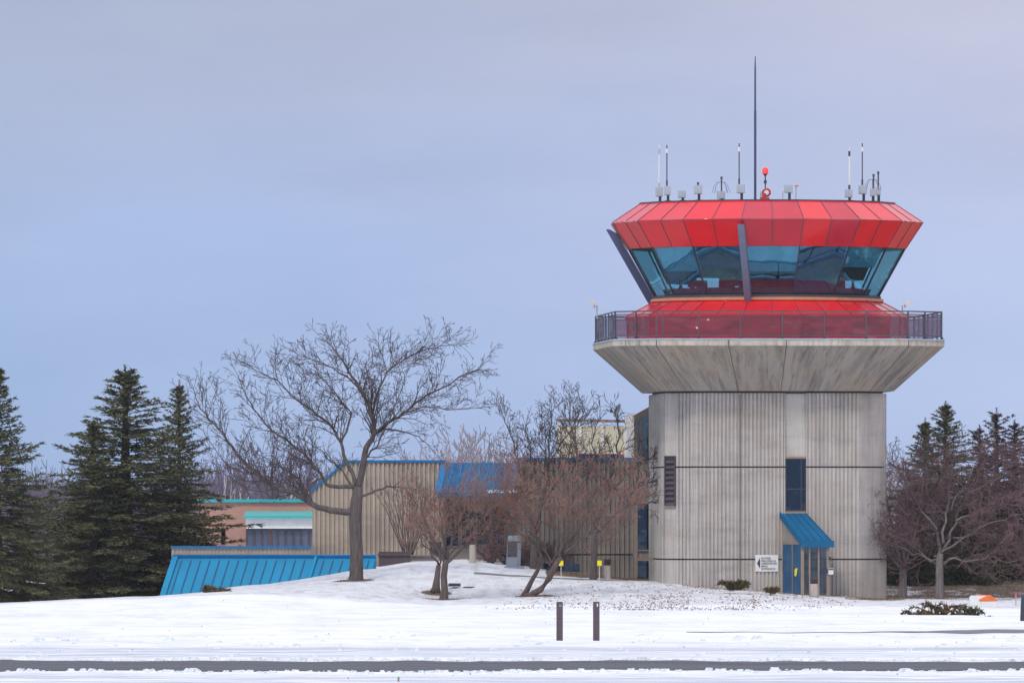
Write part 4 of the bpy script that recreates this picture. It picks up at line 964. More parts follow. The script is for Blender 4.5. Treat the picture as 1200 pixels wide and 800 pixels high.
# --- the big bare tree
def big_tree():
    r = random.Random(21); Y = 445; g = P(416.5, 680.5, Y); t = thing('bare_tree', g, 'large bare spreading tree with a thick grey trunk on the snowy mound', 'tree')
    T_, C_ = MB(), MB()
    prm = dict(wob=.12, up=.055, tipup=.05, rmin=.0085, lmin=.27, dens=3.4, ang=(26,58), ratio=(.42,.66), seg=.26, ldens=3.6, limbwob=.03, thick=.03)
    T_.tube([P(416.5, 688, Y), P(417, 680, Y), P(417.5, 674, Y), P(418, 650, Y), P(416.5, 620, Y), P(416.5, 600, Y), P(418, 585, Y), P(420, 570, Y)], [.44,.37,.31,.29,.275,.28,.26,.20], 16)
    Ls = [([(416,597),(391,599),(364,592),(350,583),(319,572),(294,556),(269,529),(247,493),(231,473),(220,455)], .20, .03, 1.0, 3, 1.7),
     ([(417,570),(386,569),(373,556),(355,533),(332,511),(310,493),(290,462),(274,430)], .15, .025, 2.5, 3, 1.7),
     ([(418,568),(404,538),(398,511),(386,488),(364,466),(341,448),(319,421),(292,404)], .15, .02, 2, 3, 1.8),
     ([(420,572),(427,529),(438,502),(436,475),(427,443),(413,416),(400,389),(384,369)], .20, .02, 1.5, 3, 1.6),
     ([(438,502),(454,484),(472,470),(494,448),(521,430),(548,410),(566,400)], .13, .02, 2.5, 3, 1.5),
     ([(472,470),(499,461),(535,464),(570,461)], .06, .015, 2, 3, 1.2),
     ([(436,475),(445,430),(458,403),(490,380),(524,368)], .09, .015, 3, 3, 1.5),
     ([(427,443),(405,415),(373,394),(352,384)], .07, .015, 2.5, 3, 1.5),
     ([(418,583),(436,577),(454,570),(472,571),(492,575),(505,590)], .10, .015, 1.5, 3, 1.1),
     ([(446,492),(476,497),(496,508),(512,528)], .07, .012, 3, 3, 1.2),
     ([(398,511),(410,475),(398,448),(378,421),(362,410)], .09, .015, 3, 3, 1.5),
     ([(418,575),(424,545),(440,520),(452,492),(470,440),(478,405)], .10, .015, 4, 3, 1.5),
     ([(418,580),(405,560),(392,545),(372,525),(340,500)], .09, .015, 4, 3, 1.4),
     ([(364,592),(345,560),(318,545),(292,530)], .07, .015, 3, 3, 1.3),
     ([(319,572),(290,575),(262,560),(240,540)], .05, .012, 2, 3, 1.1),
     ([(294,556),(262,548),(240,520),(222,490)], .05, .012, 2, 3, 1.0)]
    for pth, a, b_, sp, dp, cl in Ls:
        pth = [(420+(x-420)*(.94 if x < 420 else .98), y if y > 540 else 540-(540-y)*.79) for x, y in pth]
        limb(T_, C_, px_path(pth, Y, r, sp), a*(.68 if a < .18 else .85), b_*.8, r, prm, dp, cl*(1.25 if min(y for _, y in pth) < 480 else .95), dens=4.0 if min(y for _, y in pth) < 480 else 2.6)
    T_.build('trunk', 'bark_grey', t, True); C_.build('crown', 'twig_brown', t)
    return g
big_tree()
def octa(mb, p, s):
    b = len(mb.v)
    for d in ((1,0,0),(-1,0,0),(0,1,0),(0,-1,0),(0,0,1),(0,0,-1)): mb.v.append((p.x+d[0]*s, p.y+d[1]*s, p.z+d[2]*s))
    for q in ((0,2,4),(2,1,4),(1,3,4),(3,0,4),(2,0,5),(1,2,5),(3,1,5),(0,3,5)): mb.fi([b+k for k in q])
def bare(name, label, px, py, Y, limbs, seed, prm, bark, twig, childL=1.2, depth=2, fruit=0, group=None, trunk=None, cat='tree'):
    bd_ = name in ('bare_tree', 'crabapple_tree')
    r = random.Random(seed); g = P(px, py, Y); t = thing(name, g, label, cat, group); T_, C_ = MB(), MB(); tips = []
    if trunk: T_.tube([P(x, y, Y) for x, y, _ in trunk], [a for _, _, a in trunk], 10)
    for pth, a, b_, sp in limbs: limb(T_, C_, px_path(pth, Y, r, sp), a*.8, b_*.7, r, prm, depth+(1 if bd_ else 0), childL, tips=tips)
    T_.build('trunk', bark, t, True); C_.build('crown', twig, t)
    if fruit and tips:
        fm = MB()
        for _ in range(fruit):
            q = r.choice(tips)+rv(r)*.05; 
            for k in range(3): octa(fm, q+rv(r)*.05, r.uniform(.016,.034))
        tag(fm.build('fruit', 'fruit', t), kind='stuff')
    return t
prmc = dict(wob=.15, up=.09, rmin=.0085, lmin=.26, dens=3.3, ang=(20,55), ratio=(.48,.76), seg=.2, ldens=4.4, limbwob=.05, thick=.03)
bare('crabapple_tree', 'red berried crabapple tree with a straight twisted trunk in front of the beige wall', 520, 703, 434,
     [([(521,660),(512,640),(500,615),(492,580)], .09,.02,1.5), ([(521,660),(520,630),(515,600),(520,560)], .09,.02,1.5), ([(522,660),(545,640),(570,625),(600,610),(625,602)], .10,.02,1),
      ([(521,655),(535,620),(548,590),(560,560)], .09,.02,2), ([(522,650),(500,630),(488,605),(484,575)], .06,.015,2), ([(545,640),(565,605),(580,580),(598,560)], .06,.015,2), ([(570,625),(590,595),(612,575)], .05,.015,2), ([(522,655),(530,630),(528,600),(540,570)], .06,.015,2.5), ([(522,655),(545,632),(575,615),(605,600)], .06,.015,2), ([(521,658),(505,645),(492,625),(486,600)], .05,.015,2), ([(545,635),(572,612),(595,600),(618,580)], .05,.015,2.5)],
     31, prmc, 'bark_crab', 'twig_crab', 1.35, 2, 520, 'crabapple trees on the mound', [(519,708,.30),(520,702,.22),(521,690,.16),(520,675,.15),(522,660,.14),(523,655,.12)])
bare('crabapple_tree', 'thinner crabapple stem leaning left just behind the straight twisted trunk', 510, 690, 438,
     [([(514,662),(507,645),(502,625),(496,600)], .07,.02,1), ([(514,664),(520,640),(530,615),(545,595)], .06,.02,2)],
     32, prmc, 'bark_crab', 'twig_crab', 1.2, 2, 110, 'crabapple trees on the mound', [(510,694,.26),(511,688,.19),(512,678,.14),(514,662,.11)])
bare('crabapple_tree', 'wide red berried crabapple tree with two curved leaning stems', 630, 699, 435,
     [([(646,664),(640,645),(628,625),(615,600),(600,575)], .07,.015,1.5), ([(655,655),(650,625),(640,590),(630,560)], .08,.02,1.5), ([(655,655),(672,630),(690,600),(700,560)], .08,.02,1.5), ([(660,650),(690,625),(720,600),(752,585)], .08,.02,1.5),
      ([(655,655),(660,620),(668,585),(675,550)], .08,.02,2.5), ([(632,660),(622,635),(600,618),(575,605)], .06,.015,2), ([(690,625),(715,590),(738,565)], .05,.015,2), ([(646,660),(655,635),(650,600),(655,565)], .06,.015,3), ([(640,590),(620,575),(592,560)], .04,.015,3), ([(640,640),(612,615),(585,600),(562,585)], .05,.015,2), ([(658,650),(700,640),(725,620),(742,600)], .05,.015,2), ([(650,620),(620,600),(600,560)], .05,.015,2), ([(690,600),(712,575),(730,555)], .04,.015,2)],
     33, prmc, 'bark_crab', 'twig_crab', 1.45, 2, 700, 'crabapple trees on the mound', [(616,700,.20),(622,697,.15),(634,690,.14),(643,678,.14),(650,663,.13),(657,652,.12)])
# its second stem is part of the same clump
r = random.Random(9)
st2 = [o for o in bpy.data.objects if o.name.startswith('crabapple_tree') and o.get('label', '').startswith('wide')][0]
mb = MB(); mb.tube([P(x, y, 435.3) for x, y in ((612,701),(617,692),(623,680),(630,668),(634,650),(626,636),(618,628))], [.16,.12,.10,.09,.075,.06,.04], 9)
mb.build('second_stem', 'bark_crab', st2, True)
prmt = dict(wob=.17, up=.10, rmin=.0095, lmin=.25, dens=3.6, ang=(25,55), ratio=(.45,.72), seg=.24, ldens=3.6, limbwob=.05, thick=.03)
bare('bare_tree', 'dark bare tree rising behind the granite stele, its top against the sky', 625, 668, 456,
     [([(626,630),(622,590),(610,550),(598,510),(590,485)], .11,.02,1.5), ([(626,630),(635,590),(642,545),(645,505),(648,478)], .12,.02,1.5), ([(626,620),(632,580),(622,540),(618,505)], .09,.02,2), ([(635,590),(655,560),(668,530),(675,500)], .08,.02,2), ([(642,545),(668,505),(690,478)], .06,.015,2)],
     41, prmt, 'bark_grey', 'twig_brown', 1.5, 2, 0, 'dark bare trees in front of the grey wing', [(625,672,.22),(625,665,.19),(626,645,.17),(626,625,.15)])
bare('bare_tree', 'dark bare tree left of the tower whose long twigs cross its shaft', 695, 682, 448,
     [([(697,622),(690,580),(678,540),(670,500),(668,475)], .12,.02,1.2), ([(697,622),(708,585),(722,540),(725,505),(720,482)], .12,.02,1.2), ([(699,625),(722,600),(745,575),(768,562),(795,558)], .09,.018,.8), ([(720,600),(745,592),(770,588),(800,596)], .06,.015,.5),
      ([(690,590),(672,560),(650,540),(630,520)], .08,.02,1.5), ([(708,585),(735,555),(757,540),(782,532)], .07,.015,1), ([(697,620),(700,570),(695,530),(698,495)], .09,.02,2)],
     42, prmt, 'bark_grey', 'twig_brown', 1.4, 2, 0, 'dark bare trees in front of the grey wing', [(695,690,.24),(695,681,.19),(696,660,.16),(696,640,.16),(697,620,.15)])
prmr = dict(wob=.20, up=.03, rmin=.0095, lmin=.22, dens=4.0, ang=(25,65), ratio=(.50,.80), seg=.2, ldens=5.0, limbwob=.06, thick=.03)
bare('bare_tree', 'small bare purple brown tree close to the right side of the tower', 1058, 702, 447,
     [([(1058,668),(1045,650),(1030,635),(1012,622),(998,610)], .10,.02,1), ([(1058,666),(1050,630),(1040,595),(1035,560)], .09,.02,2), ([(1060,664),(1072,630),(1078,590),(1080,560)], .09,.02,2), ([(1045,650),(1025,625),(1010,595),(1000,570)], .06,.015,2), ([(1059,664),(1060,620),(1062,580),(1058,550)], .08,.02,3), ([(1045,648),(1020,640),(1000,640)], .05,.015,1), ([(1058,664),(1080,650),(1095,625),(1100,590)], .06,.015,2), ([(1058,668),(1035,662),(1015,650),(1000,628)], .05,.015,1.5), ([(1040,595),(1020,575),(1010,550)], .05,.015,2)],
     51, prmr, 'bark_light', 'twig_purple', 1.3, 2, 0, 'small bare trees right of the tower', [(1057,706,.28),(1058,698,.21),(1058,680,.18),(1058,666,.16)])
bare('bare_tree', 'wider bare purple brown tree in front of the dark spruces on the right', 1101, 703, 446,
     [([(1100,660),(1085,655),(1070,635),(1055,620)], .10,.02,1), ([(1101,660),(1098,620),(1090,580),(1088,540)], .11,.02,2), ([(1102,660),(1120,655),(1150,655),(1170,640),(1190,620)], .09,.02,1.2), ([(1102,650),(1120,610),(1140,575),(1160,545)], .10,.02,2),
      ([(1120,610),(1150,595),(1180,580),(1205,575)], .07,.015,2), ([(1101,640),(1110,600),(1115,560),(1120,530)], .09,.02,3), ([(1098,620),(1075,590),(1060,560),(1050,545)], .07,.015,2), ([(1140,575),(1170,560),(1195,540)], .05,.015,2), ([(1150,655),(1180,660),(1205,650)], .05,.015,1), ([(1102,648),(1130,630),(1165,610),(1200,600)], .07,.015,2), ([(1100,655),(1075,650),(1055,640),(1040,620)], .05,.015,2), ([(1110,600),(1135,560),(1150,530)], .05,.015,2), ([(1120,630),(1150,625),(1185,635),(1210,625)], .05,.015,2)],
     52, prmr, 'bark_light', 'twig_purple', 1.5, 2, 0, 'small bare trees right of the tower', [(1100,708,.30),(1101,699,.22),(1101,680,.18),(1101,658,.17),(1102,648,.13)])
# vase shaped shrub
bare('bare_shrub', 'vase shaped leafless shrub fanning up in front of the beige wall', 478, 656, 459.5,
     [([(478-3+i*.6,652),(478+(i-6.5)*2.2,625),(478+(i-6.5)*4.4,592),(478+(i-6.5)*5.6,566+abs(i-6.5)*2.5)], .045,.012,1.2) for i in range(14)],
     61, dict(wob=.08, up=.10, rmin=.010, lmin=.3, dens=2.2, ang=(12,30), ratio=(.4,.7), seg=.25, ldens=2.6, limbwob=.02, thick=.05), 'bark_crab', 'twig_crab', .7, 1, 0, None, [(478,664,.34),(478,655,.26),(478,646,.14)], 'shrub')
# dark twiggy shrubs behind the stele
for i, (px, lab) in enumerate(((575, 'dark twiggy shrub in the snow left of the granite stele'), (592, 'dark twiggy shrub directly behind the granite stele'), (612, 'dark twiggy shrub right behind the granite stele by the bare trunk'), (648, 'dark twiggy shrub below the long basement windows'))):
    bare('bare_shrub', lab, px, 664, 457.6,
     [([(px,664),(px+(k-6)*1.5,652),(px+(k-6)*3.0,640+(k % 3)*4)], .03,.012,.8) for k in range(13)],
     70+i, dict(wob=.2, up=.05, rmin=.011, lmin=.2, dens=4, ang=(20,60), ratio=(.5,.8), seg=.2, ldens=6, limbwob=.04, thick=.05), 'bark_dark', 'twig_purple', .6, 2, 0, 'dark shrubs around the stele', [(px,667,.1),(px,663,.06)], 'shrub')
# background trees
prmf = dict(wob=.14, up=.10, rmin=.018, lmin=.5, dens=1.9, ang=(20,48), ratio=(.42,.68), seg=.5, ldens=1.6, limbwob=.08, thick=.05)
far = [(262,528,690,'birch'),(281,535,700,'birch'),(300,552,720,'purple'),(318,506,680,'purple'),(340,530,690,'birch'),(362,545,700,'purple'),(248,555,720,'purple'),(385,540,720,'purple'),
       (20,572,720,'purple'),(45,562,720,'purple'),(66,572,730,'purple'),(535,515,520,'pale'),(556,510,525,'pale'),(580,520,520,'pale'),(512,526,530,'pale'),(225,545,710,'birch'),(1030,540,560,'pale'),(1046,552,560,'pale')]
fl = {'birch':'pale stemmed birch', 'purple':'hazy purple bare tree', 'pale':'pale thin bare tree'}
pos = {262:'first birch beside the left spruces above the turquoise roof edge',281:'second birch from the spruces above the brick building',300:'low one above the brick wall left of the middle',318:'tallest in the middle above the brick building',340:'birch right of the middle, above the white band',362:'near the slanted corner of the beige wall',248:'half hidden by the right spruce branches',385:'directly behind the slanted beige corner',20:'at the far left between the first two spruces',45:'in the gap between the leftmost and the big spruce',66:'low behind the left side of the big spruce',535:'over the blue roof behind the crabapples, left of the middle one',556:'tallest one over the blue sloped roof',580:'over the right end of the blue sloped roof',512:'over the left end of the blue sloped roof',225:'behind the slim spruce',1030:'just right of the tower shaft',1046:'between the tower and the right spruces'}
for i, (px, top, Y, kd) in enumerate(far):
    base = 600+(H+.6)*F/Y; h = base-top; r = random.Random(100+i); ls = []
    for k in range(7):
        a = (k-3)/3; y0 = base-h*(.25+.1*(k % 3)); dx = a*h*.30; ls.append(([(px+a*1.5, y0), (px+dx*.45, y0-h*.28), (px+dx*.85+r.uniform(-4,4), top+h*(.12+.22*abs(a))+r.uniform(-4,4)+0)], .09, .02, 2.5))
    bare('distant_tree', fl[kd]+', '+pos[px], px, base, Y, ls, 200+i, prmf, 'bark_birch' if kd != 'purple' else 'bark_dark', 'twig_far' if kd != 'pale' else 'twig_pale', 2.4, 2, 0, 'bare trees far behind the buildings', [(px, base+4, .22), (px, base-h*.3, .16), (px+2, base-h*.5, .11), (px+1, top+h*.2, .05)])
# distant wood reading as one mass
mb = MB(); r = random.Random(77)
for i in range(2600):
    x = r.uniform(-70, 5); y = r.uniform(780, 1000); h = r.uniform(3.5, 7.5)*(1 if r.random() < .7 else 1.2); b0 = Vector((x, y, -.7)); lean = r.uniform(-.4,.4)
    mb.tube([b0, b0+Vector((lean*.5,0,h*.5)), b0+Vector((lean,0,h))], [.10,.07,.02], 3, False)
    for k in range(10):
        t_ = r.uniform(.25,.95); q = b0+Vector((lean*t_,0,h*t_)); L = h*.22*(1.2-t_); a = r.uniform(0, 2*pi)
        mb.tube([q, q+Vector((cos(a)*L*.6, sin(a)*L*.6, L*.7)), q+Vector((cos(a)*L, sin(a)*L, L*1.5))], [.05,.035,.02], 3, False)
tag(mb.build('distant_wood', 'twig_far'), 'hazy purple leafless wood along the horizon', 'wood', kind='stuff')
# --- spruces
def spruce_mesh(seed, Hh, Rr, dens=1.0, top_sparse=True):
    r = random.Random(seed); T_, C_ = MB(), MB()
    T_.tube([Vector((0,0,-.3)), Vector((0,0,Hh*.5)), Vector((0,0,Hh*.97))], [Rr*.06+.06, .1, .015], 8)
    z = .15; 
    def needle_spray(p, d, L):
        d = d.normalized(); s = d.cross(Vector((0,0,1)))
        s = s.normalized() if s.length > .01 else Vector((1,0,0)); u = s.cross(d)
        n = max(2, int(L/.075))
        for i in range(n):
            q = p+d*(L*i/n); a = r.uniform(0, 2*pi)
            for k in (0, 1, 2):
                a += 2.1+r.uniform(-.5,.5); o = (s*cos(a)+u*sin(a)); l = r.uniform(.07,.135)
                t = q+d*l*.8+o*l*.7; w = d.cross(o)*.017
                b = len(C_.v); C_.v += [(q.x-w.x, q.y-w.y, q.z-w.z), (q.x+w.x, q.y+w.y, q.z+w.z), (t.x+w.x*.6, t.y+w.y*.6, t.z+w.z*.6), (t.x-w.x*.6, t.y-w.y*.6, t.z-w.z*.6)]
                C_.fi([b, b+1, b+2, b+3])
    lob = [r.uniform(.78, 1.12) for _ in range(9)]
    a = r.uniform(0, 6.28)
    while z < Hh*.965:
        t = z/Hh; rad = (Rr*(1-t)**(.98 if Rr > 2 else .50)*(1 if Rr > 2 else .72+.28*sin(z*4.1)))*(1 if t > .12 else .84+.16*t/.12)+.05
        a += 2.39996+r.uniform(-.4,.4)
        L = rad*r.choice((.55,.75,.85,.95,1.05,1.15))*r.uniform(.92,1.08)*lob[int((a % 6.283)/6.284*9)]
        el = -.22+1.0*t*t+.15*t+r.uniform(-.18,.12)
        d = Vector((cos(a)*cos(el), sin(a)*cos(el), sin(el))); n = max(3, int(L/.18)); p = Vector((0,0,z)); pts = [p.copy()]
        tip = r.uniform(.12,.38)
        for i in range(n):
            u_ = i/n; d = (d+Vector((0,0,-.05+tip*u_*u_))*(7/n)+rv(r)*.04).normalized(); p = p+d*(L/n); pts.append(p.copy())
        T_.tube(pts, [max(.007, .03*(1-i/n)*(.4+L/3)) for i in range(n+1)], 3, False)
        st0 = int(n*.25); sz = min(1, .12+L/1.6)
        for i in range(st0, n+1):
            dd = (pts[i]-pts[i-1]).normalized() if i else d; q = pts[i]; u_ = i/n
            side = dd.cross(Vector((0,0,1))).normalized(); tl = (.15+.50*(1-u_)*min(1, .25+u_*2))*sz
            for sgn in (-1, 1):
                needle_spray(q, dd*.9+side*sgn*.7+Vector((0,0,r.uniform(-.35,.22))), tl*r.uniform(.6,1.3))
            if r.random() < .75*sz: needle_spray(q, dd*.5+Vector((0,0,r.uniform(-1.0,-.1)))+rv(r)*.3, tl*.75)
            if r.random() < .35*sz: needle_spray(q, dd*.7+Vector((0,0,r.uniform(.2,.7)))+rv(r)*.2, tl*.5)
        needle_spray(pts[-2], dd+Vector((0,0,.25)), .04+.22*sz)
        z += (.036+.012*t)/max(.5, dens)*r.uniform(.6,1.4)
    for k in range(6): needle_spray(Vector((0,0,Hh*(.93+.012*k))), Vector((r.uniform(-.25,.25), r.uniform(-.25,.25), 1.4)), .15)
    return T_, C_
def meshof(mb, name, mat, sm=False):
    me = bpy.data.meshes.new(name); me.from_pydata(mb.v, [], mb.f); me.materials.append(M[mat]); return me
protos = {}
def spruce(key, px, ytip, ybase, Y, wpx, label, mat='needles', name='spruce_tree', group=None, rz=0, dens=1.0, cat='spruce'):
    if key not in protos:
        T_, C_ = spruce_mesh(key, 10.5, 3.3 if key != 4 else 1.9, dens); protos[key] = (meshof(T_, 'trunk', 'bark_spruce'), meshof(C_, 'crown', 'needles' if key != 4 else 'needles_brown'))
    g = P(px, ybase, Y); h = (ybase-ytip)/F*Y; t = thing(name, g, label, cat, group)
    s = h/10.5; sw = 1.24*(wpx/2/F*Y)/(3.3 if key != 4 else 1.9); t.scale = (sw, sw, s); t.rotation_euler = (0,0,rz)
    for nm, me in zip(('trunk', 'crown'), protos[key]):
        o = bpy.data.objects.new(nm, me); COL.objects.link(o); o.parent = t
    return t
gl, gr_ = 'spruces at the left edge', 'evergreens right of the tower'
spruce(1, -4, 425, 712, 446, 235, 'dark spruce cut off by the left edge of the picture', group=gl)
spruce(2, 147, 428, 707, 462, 345, 'tallest and widest dark spruce in the left group', group=gl, rz=1.2)
spruce(3, 210, 446, 706, 467, 165, 'slim dark spruce behind the left end of the blue metal front', group=gl, rz=.5)
spruce(1, 110, 490, 708, 460, 200, 'lower spruce behind the left shoulder of the tallest left spruce', group=gl, rz=2.6)
for px_, yt_, Yg, w_, lb in ((28, 622, 478, 100, 'low dark spruce behind the gap right of the leftmost spruce'), (88, 585, 482, 130, 'low dark spruce standing in shade behind the big left spruces'), (172, 600, 480, 120, 'low dark spruce behind the slim one and the tallest one')):
    spruce(1, px_, yt_, 712, Yg, w_, lb, group=gl, rz=px_)
0 and spruce(3, 58, 575, 709, 456, 110, 'shortest spruce filling the gap beside the leftmost one', group=gl, rz=4)
spruce(2, 1108, 470, 694, 468, 190, 'tallest spruce right of the tower with a pointed tip', group=gr_, rz=3)
spruce(3, 1084, 490, 694, 472, 160, 'spruce with a blunt tip just left of the tallest right spruce', group=gr_, rz=1)
spruce(1, 1064, 585, 693, 466, 90, 'low spruce between the tower and the taller right spruces', group=gr_, rz=2)
spruce(3, 1145, 545, 692, 476, 130, 'dark spruce filling the space under the reddish evergreens', group=gr_, rz=2.2)
spruce(1, 1185, 560, 690, 480, 130, 'broad low dark spruce near the right edge', group=gr_, rz=5)
for px_, yt_, Yg, w_, lb in ((1125, 600, 486, 120, 'low dark spruce behind the bare trees, below the pointed one'), (1165, 605, 490, 130, 'low dark spruce in the shade below the reddish evergreens'), (1205, 600, 484, 120, 'low dark spruce cut by the right edge'), (1052, 610, 474, 80, 'small dark spruce hard against the right side of the tower')):
    spruce(2, px_, yt_, 692, Yg, w_, lb, group=gr_, rz=px_)
gc = 'reddish evergreens at the right edge'
for px, yt, w, rz, lab in ((1148, 498, 110, 0, 'reddish brown narrow evergreen nearest the tallest right spruce'), (1168, 478, 105, 1, 'tallest reddish brown narrow evergreen'), (1189, 492, 120, 2, 'reddish brown narrow evergreen right of the tallest reddish one'), (1208, 506, 130, 3, 'reddish brown evergreen cut off by the right edge')):
    spruce(4, px, yt, 690, 474+rz, w, lab, group=gc, rz=rz*1.7, dens=.62, name='cedar_tree', cat='cedar')
# --- low junipers and the fallen spruce boughs
def juniper(px, py, Y, wpx, hpx, seed, label, mat='juniper', name='juniper_shrub', n=26, lean=0, cat='shrub'):
    r = random.Random(seed); g = P(px, py, Y); s = F/Y; W = wpx/s/2; Hh = hpx/s; t = thing(name, g, label, cat); T_, C_ = MB(), MB()
    for i in range(n):
        a = r.uniform(0, 2*pi); L = W*r.uniform(.5,1.05); e = Vector((cos(a), sin(a)*.8, 0)); q = g+Vector((r.uniform(-.3,.3)*W, r.uniform(-.2,.2), 0)); m = 7; pts = []
        top = Hh*r.uniform(.12 if 'pile' in name else .45, 1.0)
        for k in range(m+1): u = k/m; pts.append(q+e*L*u*.75+Vector((lean*u, 0, top*sin(min(1, u*1.25)*pi/2)*(1-.25*u))))
        T_.tube(pts, [.03*(1-k/m)+.006 for k in range(m+1)], 4, False)
        for k in range(1, m+1):
            for _ in range(10):
                p = pts[k-1].lerp(pts[k], r.random()); d = (pts[k]-pts[k-1]).normalized()*.9+rv(r)*.6; d.normalize(); l = r.uniform(.08,.20); w = d.cross(rv(r)).normalized()*.018
                b = p+d*l; C_.face([p-w, p+w, b+w*.5, b-w*.5])
    T_.build('stem', 'bark_spruce', t); C_.build('foliage', mat, t)
juniper(860, 691, 439, 44, 13, 1, 'low yellow green juniper against the tower base left of the sign')
juniper(906, 694.5, 440, 22, 7, 2, 'small brown twiggy shrub at the tower base just left of the door', 'juniper_brown', n=14)
juniper(243, 697, 435.5, 40, 13, 3, 'flat brownish juniper poking through snow below the blue metal front', 'juniper_brown', n=14, lean=.3)
juniper(1078, 728, 395, 68, 17, 4, 'pile of fallen spruce boughs on the snow, its larger left heap', 'juniper_brown', 'bough_pile', 20, cat='branches')
juniper(1100, 725, 396, 84, 25, 5, 'taller middle heap of the fallen spruce boughs', 'juniper_brown', 'bough_pile', 26, lean=.1, cat='branches')
juniper(1136, 724, 396, 54, 19, 6, 'right heap of the fallen spruce boughs in front of the orange topped box', 'needles', 'bough_pile', 15, cat='branches')
juniper(1161, 727, 393, 12, 4, 7, 'tiny loose brown bough right of the bough heaps', 'juniper_brown', 'bough_pile', 7, cat='branches')
juniper(1122, 729, 393, 14, 3, 8, 'flat broken twig lying in front of the bough heaps', 'juniper_brown', 'bough_pile', 6, cat='branches')
# dead leaves and clods on the snow
mb = MB(); r = random.Random(4)
for i in range(5200):
    px = r.triangular(560, 1010, 800); Y = r.uniform(408, 443.5); 
    if r.random() > .15+.75*(mn.noise(Vector((px*.02, Y*.12, 2)))+.45): continue
    x = XY(px, Y); p = Vector((x, Y, gz(x, Y)+.01)); s = r.uniform(.012,.045); a = r.uniform(0, 6.3); u = Vector((cos(a), sin(a), r.uniform(-.2,.6)))*s; v = Vector((-sin(a), cos(a), r.uniform(0,.9)))*s*.6
    mb.face([p-u-v*.2, p+u-v*.2, p+u*.6+v+Vector((0,0,s*.6)), p-u*.7+v+Vector((0,0,s*.4))])
tag(mb.build('leaf_litter', 'dead_leaf'), 'brown leaves scattered over the thin snow below the tower', 'leaves', kind='stuff')
# broken snow thrown up along the ploughed road, and grit
def clod(mb, p, s, r, flat=.5):
    n = 6; b = len(mb.v)
    for k in range(n):
        a = 2*pi*k/n; f = s*r.uniform(.7,1.3); mb.v.append((p.x+cos(a)*f, p.y+sin(a)*f, p.z-.02))
    for k in range(n):
        a = 2*pi*(k+.3)/n; f = s*r.uniform(.45,.8); mb.v.append((p.x+cos(a)*f, p.y+sin(a)*f, p.z+s*flat*r.uniform(.7,1.2)))
    for k in range(n): mb.fi([b+k, b+(k+1) % n, b+n+(k+1) % n, b+n+k])
    mb.fi([b+n+k for k in range(n)])
mb = MB(); mg = MB(); r = random.Random(41)
for i in range(1500):
    x = r.uniform(-17, 17)
    if r.random() < .62: Y = 285.6-.045*x+abs(r.gauss(0, 1.3))
    elif r.random() < .6: Y = 268.0+.08*x-abs(r.gauss(0, 1.6))
    else: Y = r.uniform(289, 335)
    clod(mb, Vector((x, Y, gz(x, Y))), r.uniform(.03,.13)*(1 if r.random() < .9 else 1.7), r)
for i in range(80):
    x = r.uniform(-17, 17); Y = r.uniform(255, 415); clod(mg, Vector((x, Y, gz(x, Y)+.01)), r.uniform(.008,.026), r, .8)
tag(mb.build('snow_clods', 'hill_snow'), 'lumps of broken snow along the ploughed road', 'snow', kind='stuff')
tag(mg.build('grit', 'dead_leaf'), 'dark grit and leaf crumbs on the open snow', 'grit', kind='stuff')
# dry grass tufts under trees / along walls
mb = MB(); r = random.Random(14)
for i in range(9000):
    c = r.random()
    if c < .6: px, Y = r.uniform(1030, 1230), r.uniform(449, 480)
    elif c < .8: px, Y = r.uniform(640, 760), r.uniform(449, 456)
    elif c < .9: px, Y = r.uniform(800, 1060), r.uniform(442.5, 444.8)
    else:
        tp_ = r.choice(((416,445),(520,434),(510,438),(622,435),(1058,447),(1101,446))); px, Y = tp_[0]+r.gauss(0, 11), tp_[1]+r.gauss(0, .7)
    x = XY(px, Y); h = r.uniform(.03,.10); p = Vector((x, Y, gz(x, Y)-.01)); a = r.uniform(0, 6.3); w = Vector((cos(a), sin(a), 0))*.02
    mb.face([p-w, p+w, p+Vector((r.uniform(-.07,.07), r.uniform(-.07,.07), h))])
tag(mb.build('dry_grass', 'dead_leaf'), 'dry brown grass showing along walls and under trees', 'grass', kind='stuff')
# ------------------------------------------------------------------ haze
hz = MB(); hz.box((0, 1500, 11), (5000, 3400, 26)) 
m = bpy.data.materials.new('haze_air'); m.use_nodes = True; nt = m.node_tree; nt.nodes.remove(nt.nodes['Principled BSDF'])
pv = nt.nodes.new('ShaderNodeVolumePrincipled'); pv.inputs['Density'].default_value = .00006; pv.inputs['Color'].default_value = (.82,.86,.98,1)
nt.links.new(pv.outputs[0], nt.nodes['Material Output'].inputs['Volume']); M['haze_air'] = m
hz.v = []; hz.f = []; hz.mi = []; hz.box((0, 1240, 11.6), (2600, 2740, 26.4))
tag(hz.build('haze', 'haze_air'), 'thin pale winter haze', 'haze', kind='stuff')
# ------------------------------------------------------------------ world, sun, camera
SUN_EL, SUN_AZ = R_(48), R_(205)     # azimuth clockwise from +Y: behind the camera, to its left
w = bpy.data.worlds.new('World'); scene.world = w; w.use_nodes = True; nt = w.node_tree; bg = nt.nodes['Background']
sky = nt.nodes.new('ShaderNodeTexSky'); sky.sky_type = 'NISHITA'; sky.sun_disc = False; sky.sun_elevation = SUN_EL; sky.sun_rotation = SUN_AZ
tc = nt.nodes.new('ShaderNodeTexCoord'); sp = nt.nodes.new('ShaderNodeSeparateXYZ'); nt.links.new(tc.outputs['Generated'], sp.inputs[0])
el = math_(nt, 'MULTIPLY', sp.outputs[2], 10)    # 0.52 at the top of the view
mpn = nt.nodes.new('ShaderNodeMapping'); mpn.inputs['Scale'].default_value = (10, 10, 26); nt.links.new(tc.outputs['Generated'], mpn.inputs[0])
cl = noise(nt, mpn.outputs[0], 1.6, 4, .5)
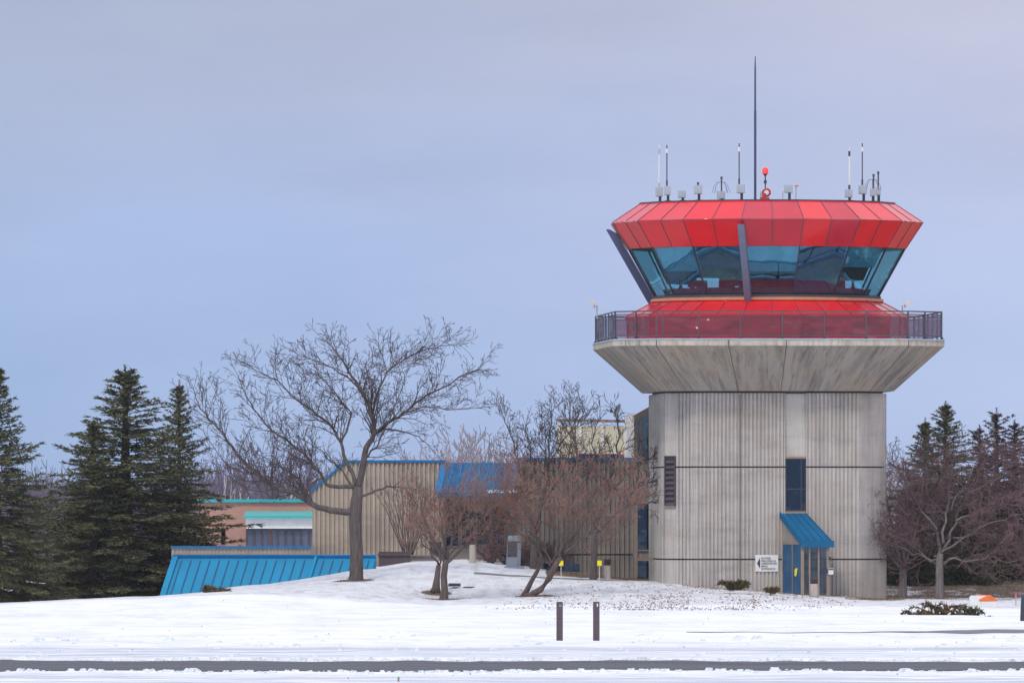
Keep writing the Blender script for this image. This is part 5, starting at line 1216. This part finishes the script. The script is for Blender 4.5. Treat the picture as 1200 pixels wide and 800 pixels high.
el2 = math_(nt, 'ADD', el, math_(nt, 'MULTIPLY', math_(nt, 'SUBTRACT', cl, .5), .30))
S_ = 1.0
col = ramp(nt, el2, [(0, (.36,.47,.73)), (.14, (.38,.48,.74)), (.26, (.40,.48,.73)), (.40, (.41,.455,.65)), (.52, (.42,.44,.59)), (1.0, (.52,.54,.64))])
# brighter patch towards the tower side, dimmer and bluer at far left
xx = math_(nt, 'ADD', math_(nt, 'MULTIPLY', sp.outputs[0], 8), .5, True)
col = mix(nt, xx, mix(nt, 1.0, col, (.80,.89,.93), 'MULTIPLY'), mix(nt, 1.0, col, (1.13,1.09,1.05), 'MULTIPLY'))
cm = N(nt, 'ShaderNodeMapping'); cm.inputs['Scale'].default_value = (14, 14, 60); cm.inputs['Rotation'].default_value = (0, .25, 0); nt.links.new(tc.outputs['Generated'], cm.inputs[0])
c2 = noise(nt, cm.outputs[0], 1.3, 5, .55)
col = mix(nt, 1.0, col, ramp(nt, c2, [(.30, (.92,.935,.96)), (.50, (1,1,1)), (.72, (1.07,1.055,1.035))]), 'MULTIPLY')
# overcast sky grows lighter towards the zenith
zen = math_(nt, 'ADD', 1, math_(nt, 'MULTIPLY', math_(nt, 'MAXIMUM', sp.outputs[2], 0), .9))
vm = nt.nodes.new('ShaderNodeVectorMath'); vm.operation = 'SCALE'; nt.links.new(col, vm.inputs[0]); nt.links.new(math_(nt, 'MULTIPLY', zen, 10*S_), vm.inputs['Scale'])
fin = mix(nt, .06, vm.outputs[0], sky.outputs[0]); nt.links.new(fin, bg.inputs[0]); bg.inputs[1].default_value = .1
sl = bpy.data.lights.new('sun', 'SUN'); sl.energy = 1.5; sl.angle = R_(12); sl.color = (1,.93,.83); so_ = bpy.data.objects.new('sun', sl); COL.objects.link(so_)
dv = Vector((sin(SUN_AZ)*cos(SUN_EL), cos(SUN_AZ)*cos(SUN_EL), sin(SUN_EL))); so_.rotation_euler = dv.to_track_quat('Z', 'Y').to_euler(); so_.location = (0, 200, 60)
cam = bpy.data.cameras.new('camera'); co = bpy.data.objects.new('camera', cam); COL.objects.link(co); scene.camera = co
co.location = (0, 0, H); co.rotation_euler = (pi/2, 0, 0); cam.sensor_width = 36; cam.lens = F*36/1200; cam.shift_y = 200/1200; cam.clip_start = 1; cam.clip_end = 20000
vs = scene.view_settings; vs.view_transform = 'Standard'; vs.look = 'None'; vs.exposure = 0.16; vs.gamma = 1; vs.use_curve_mapping = False
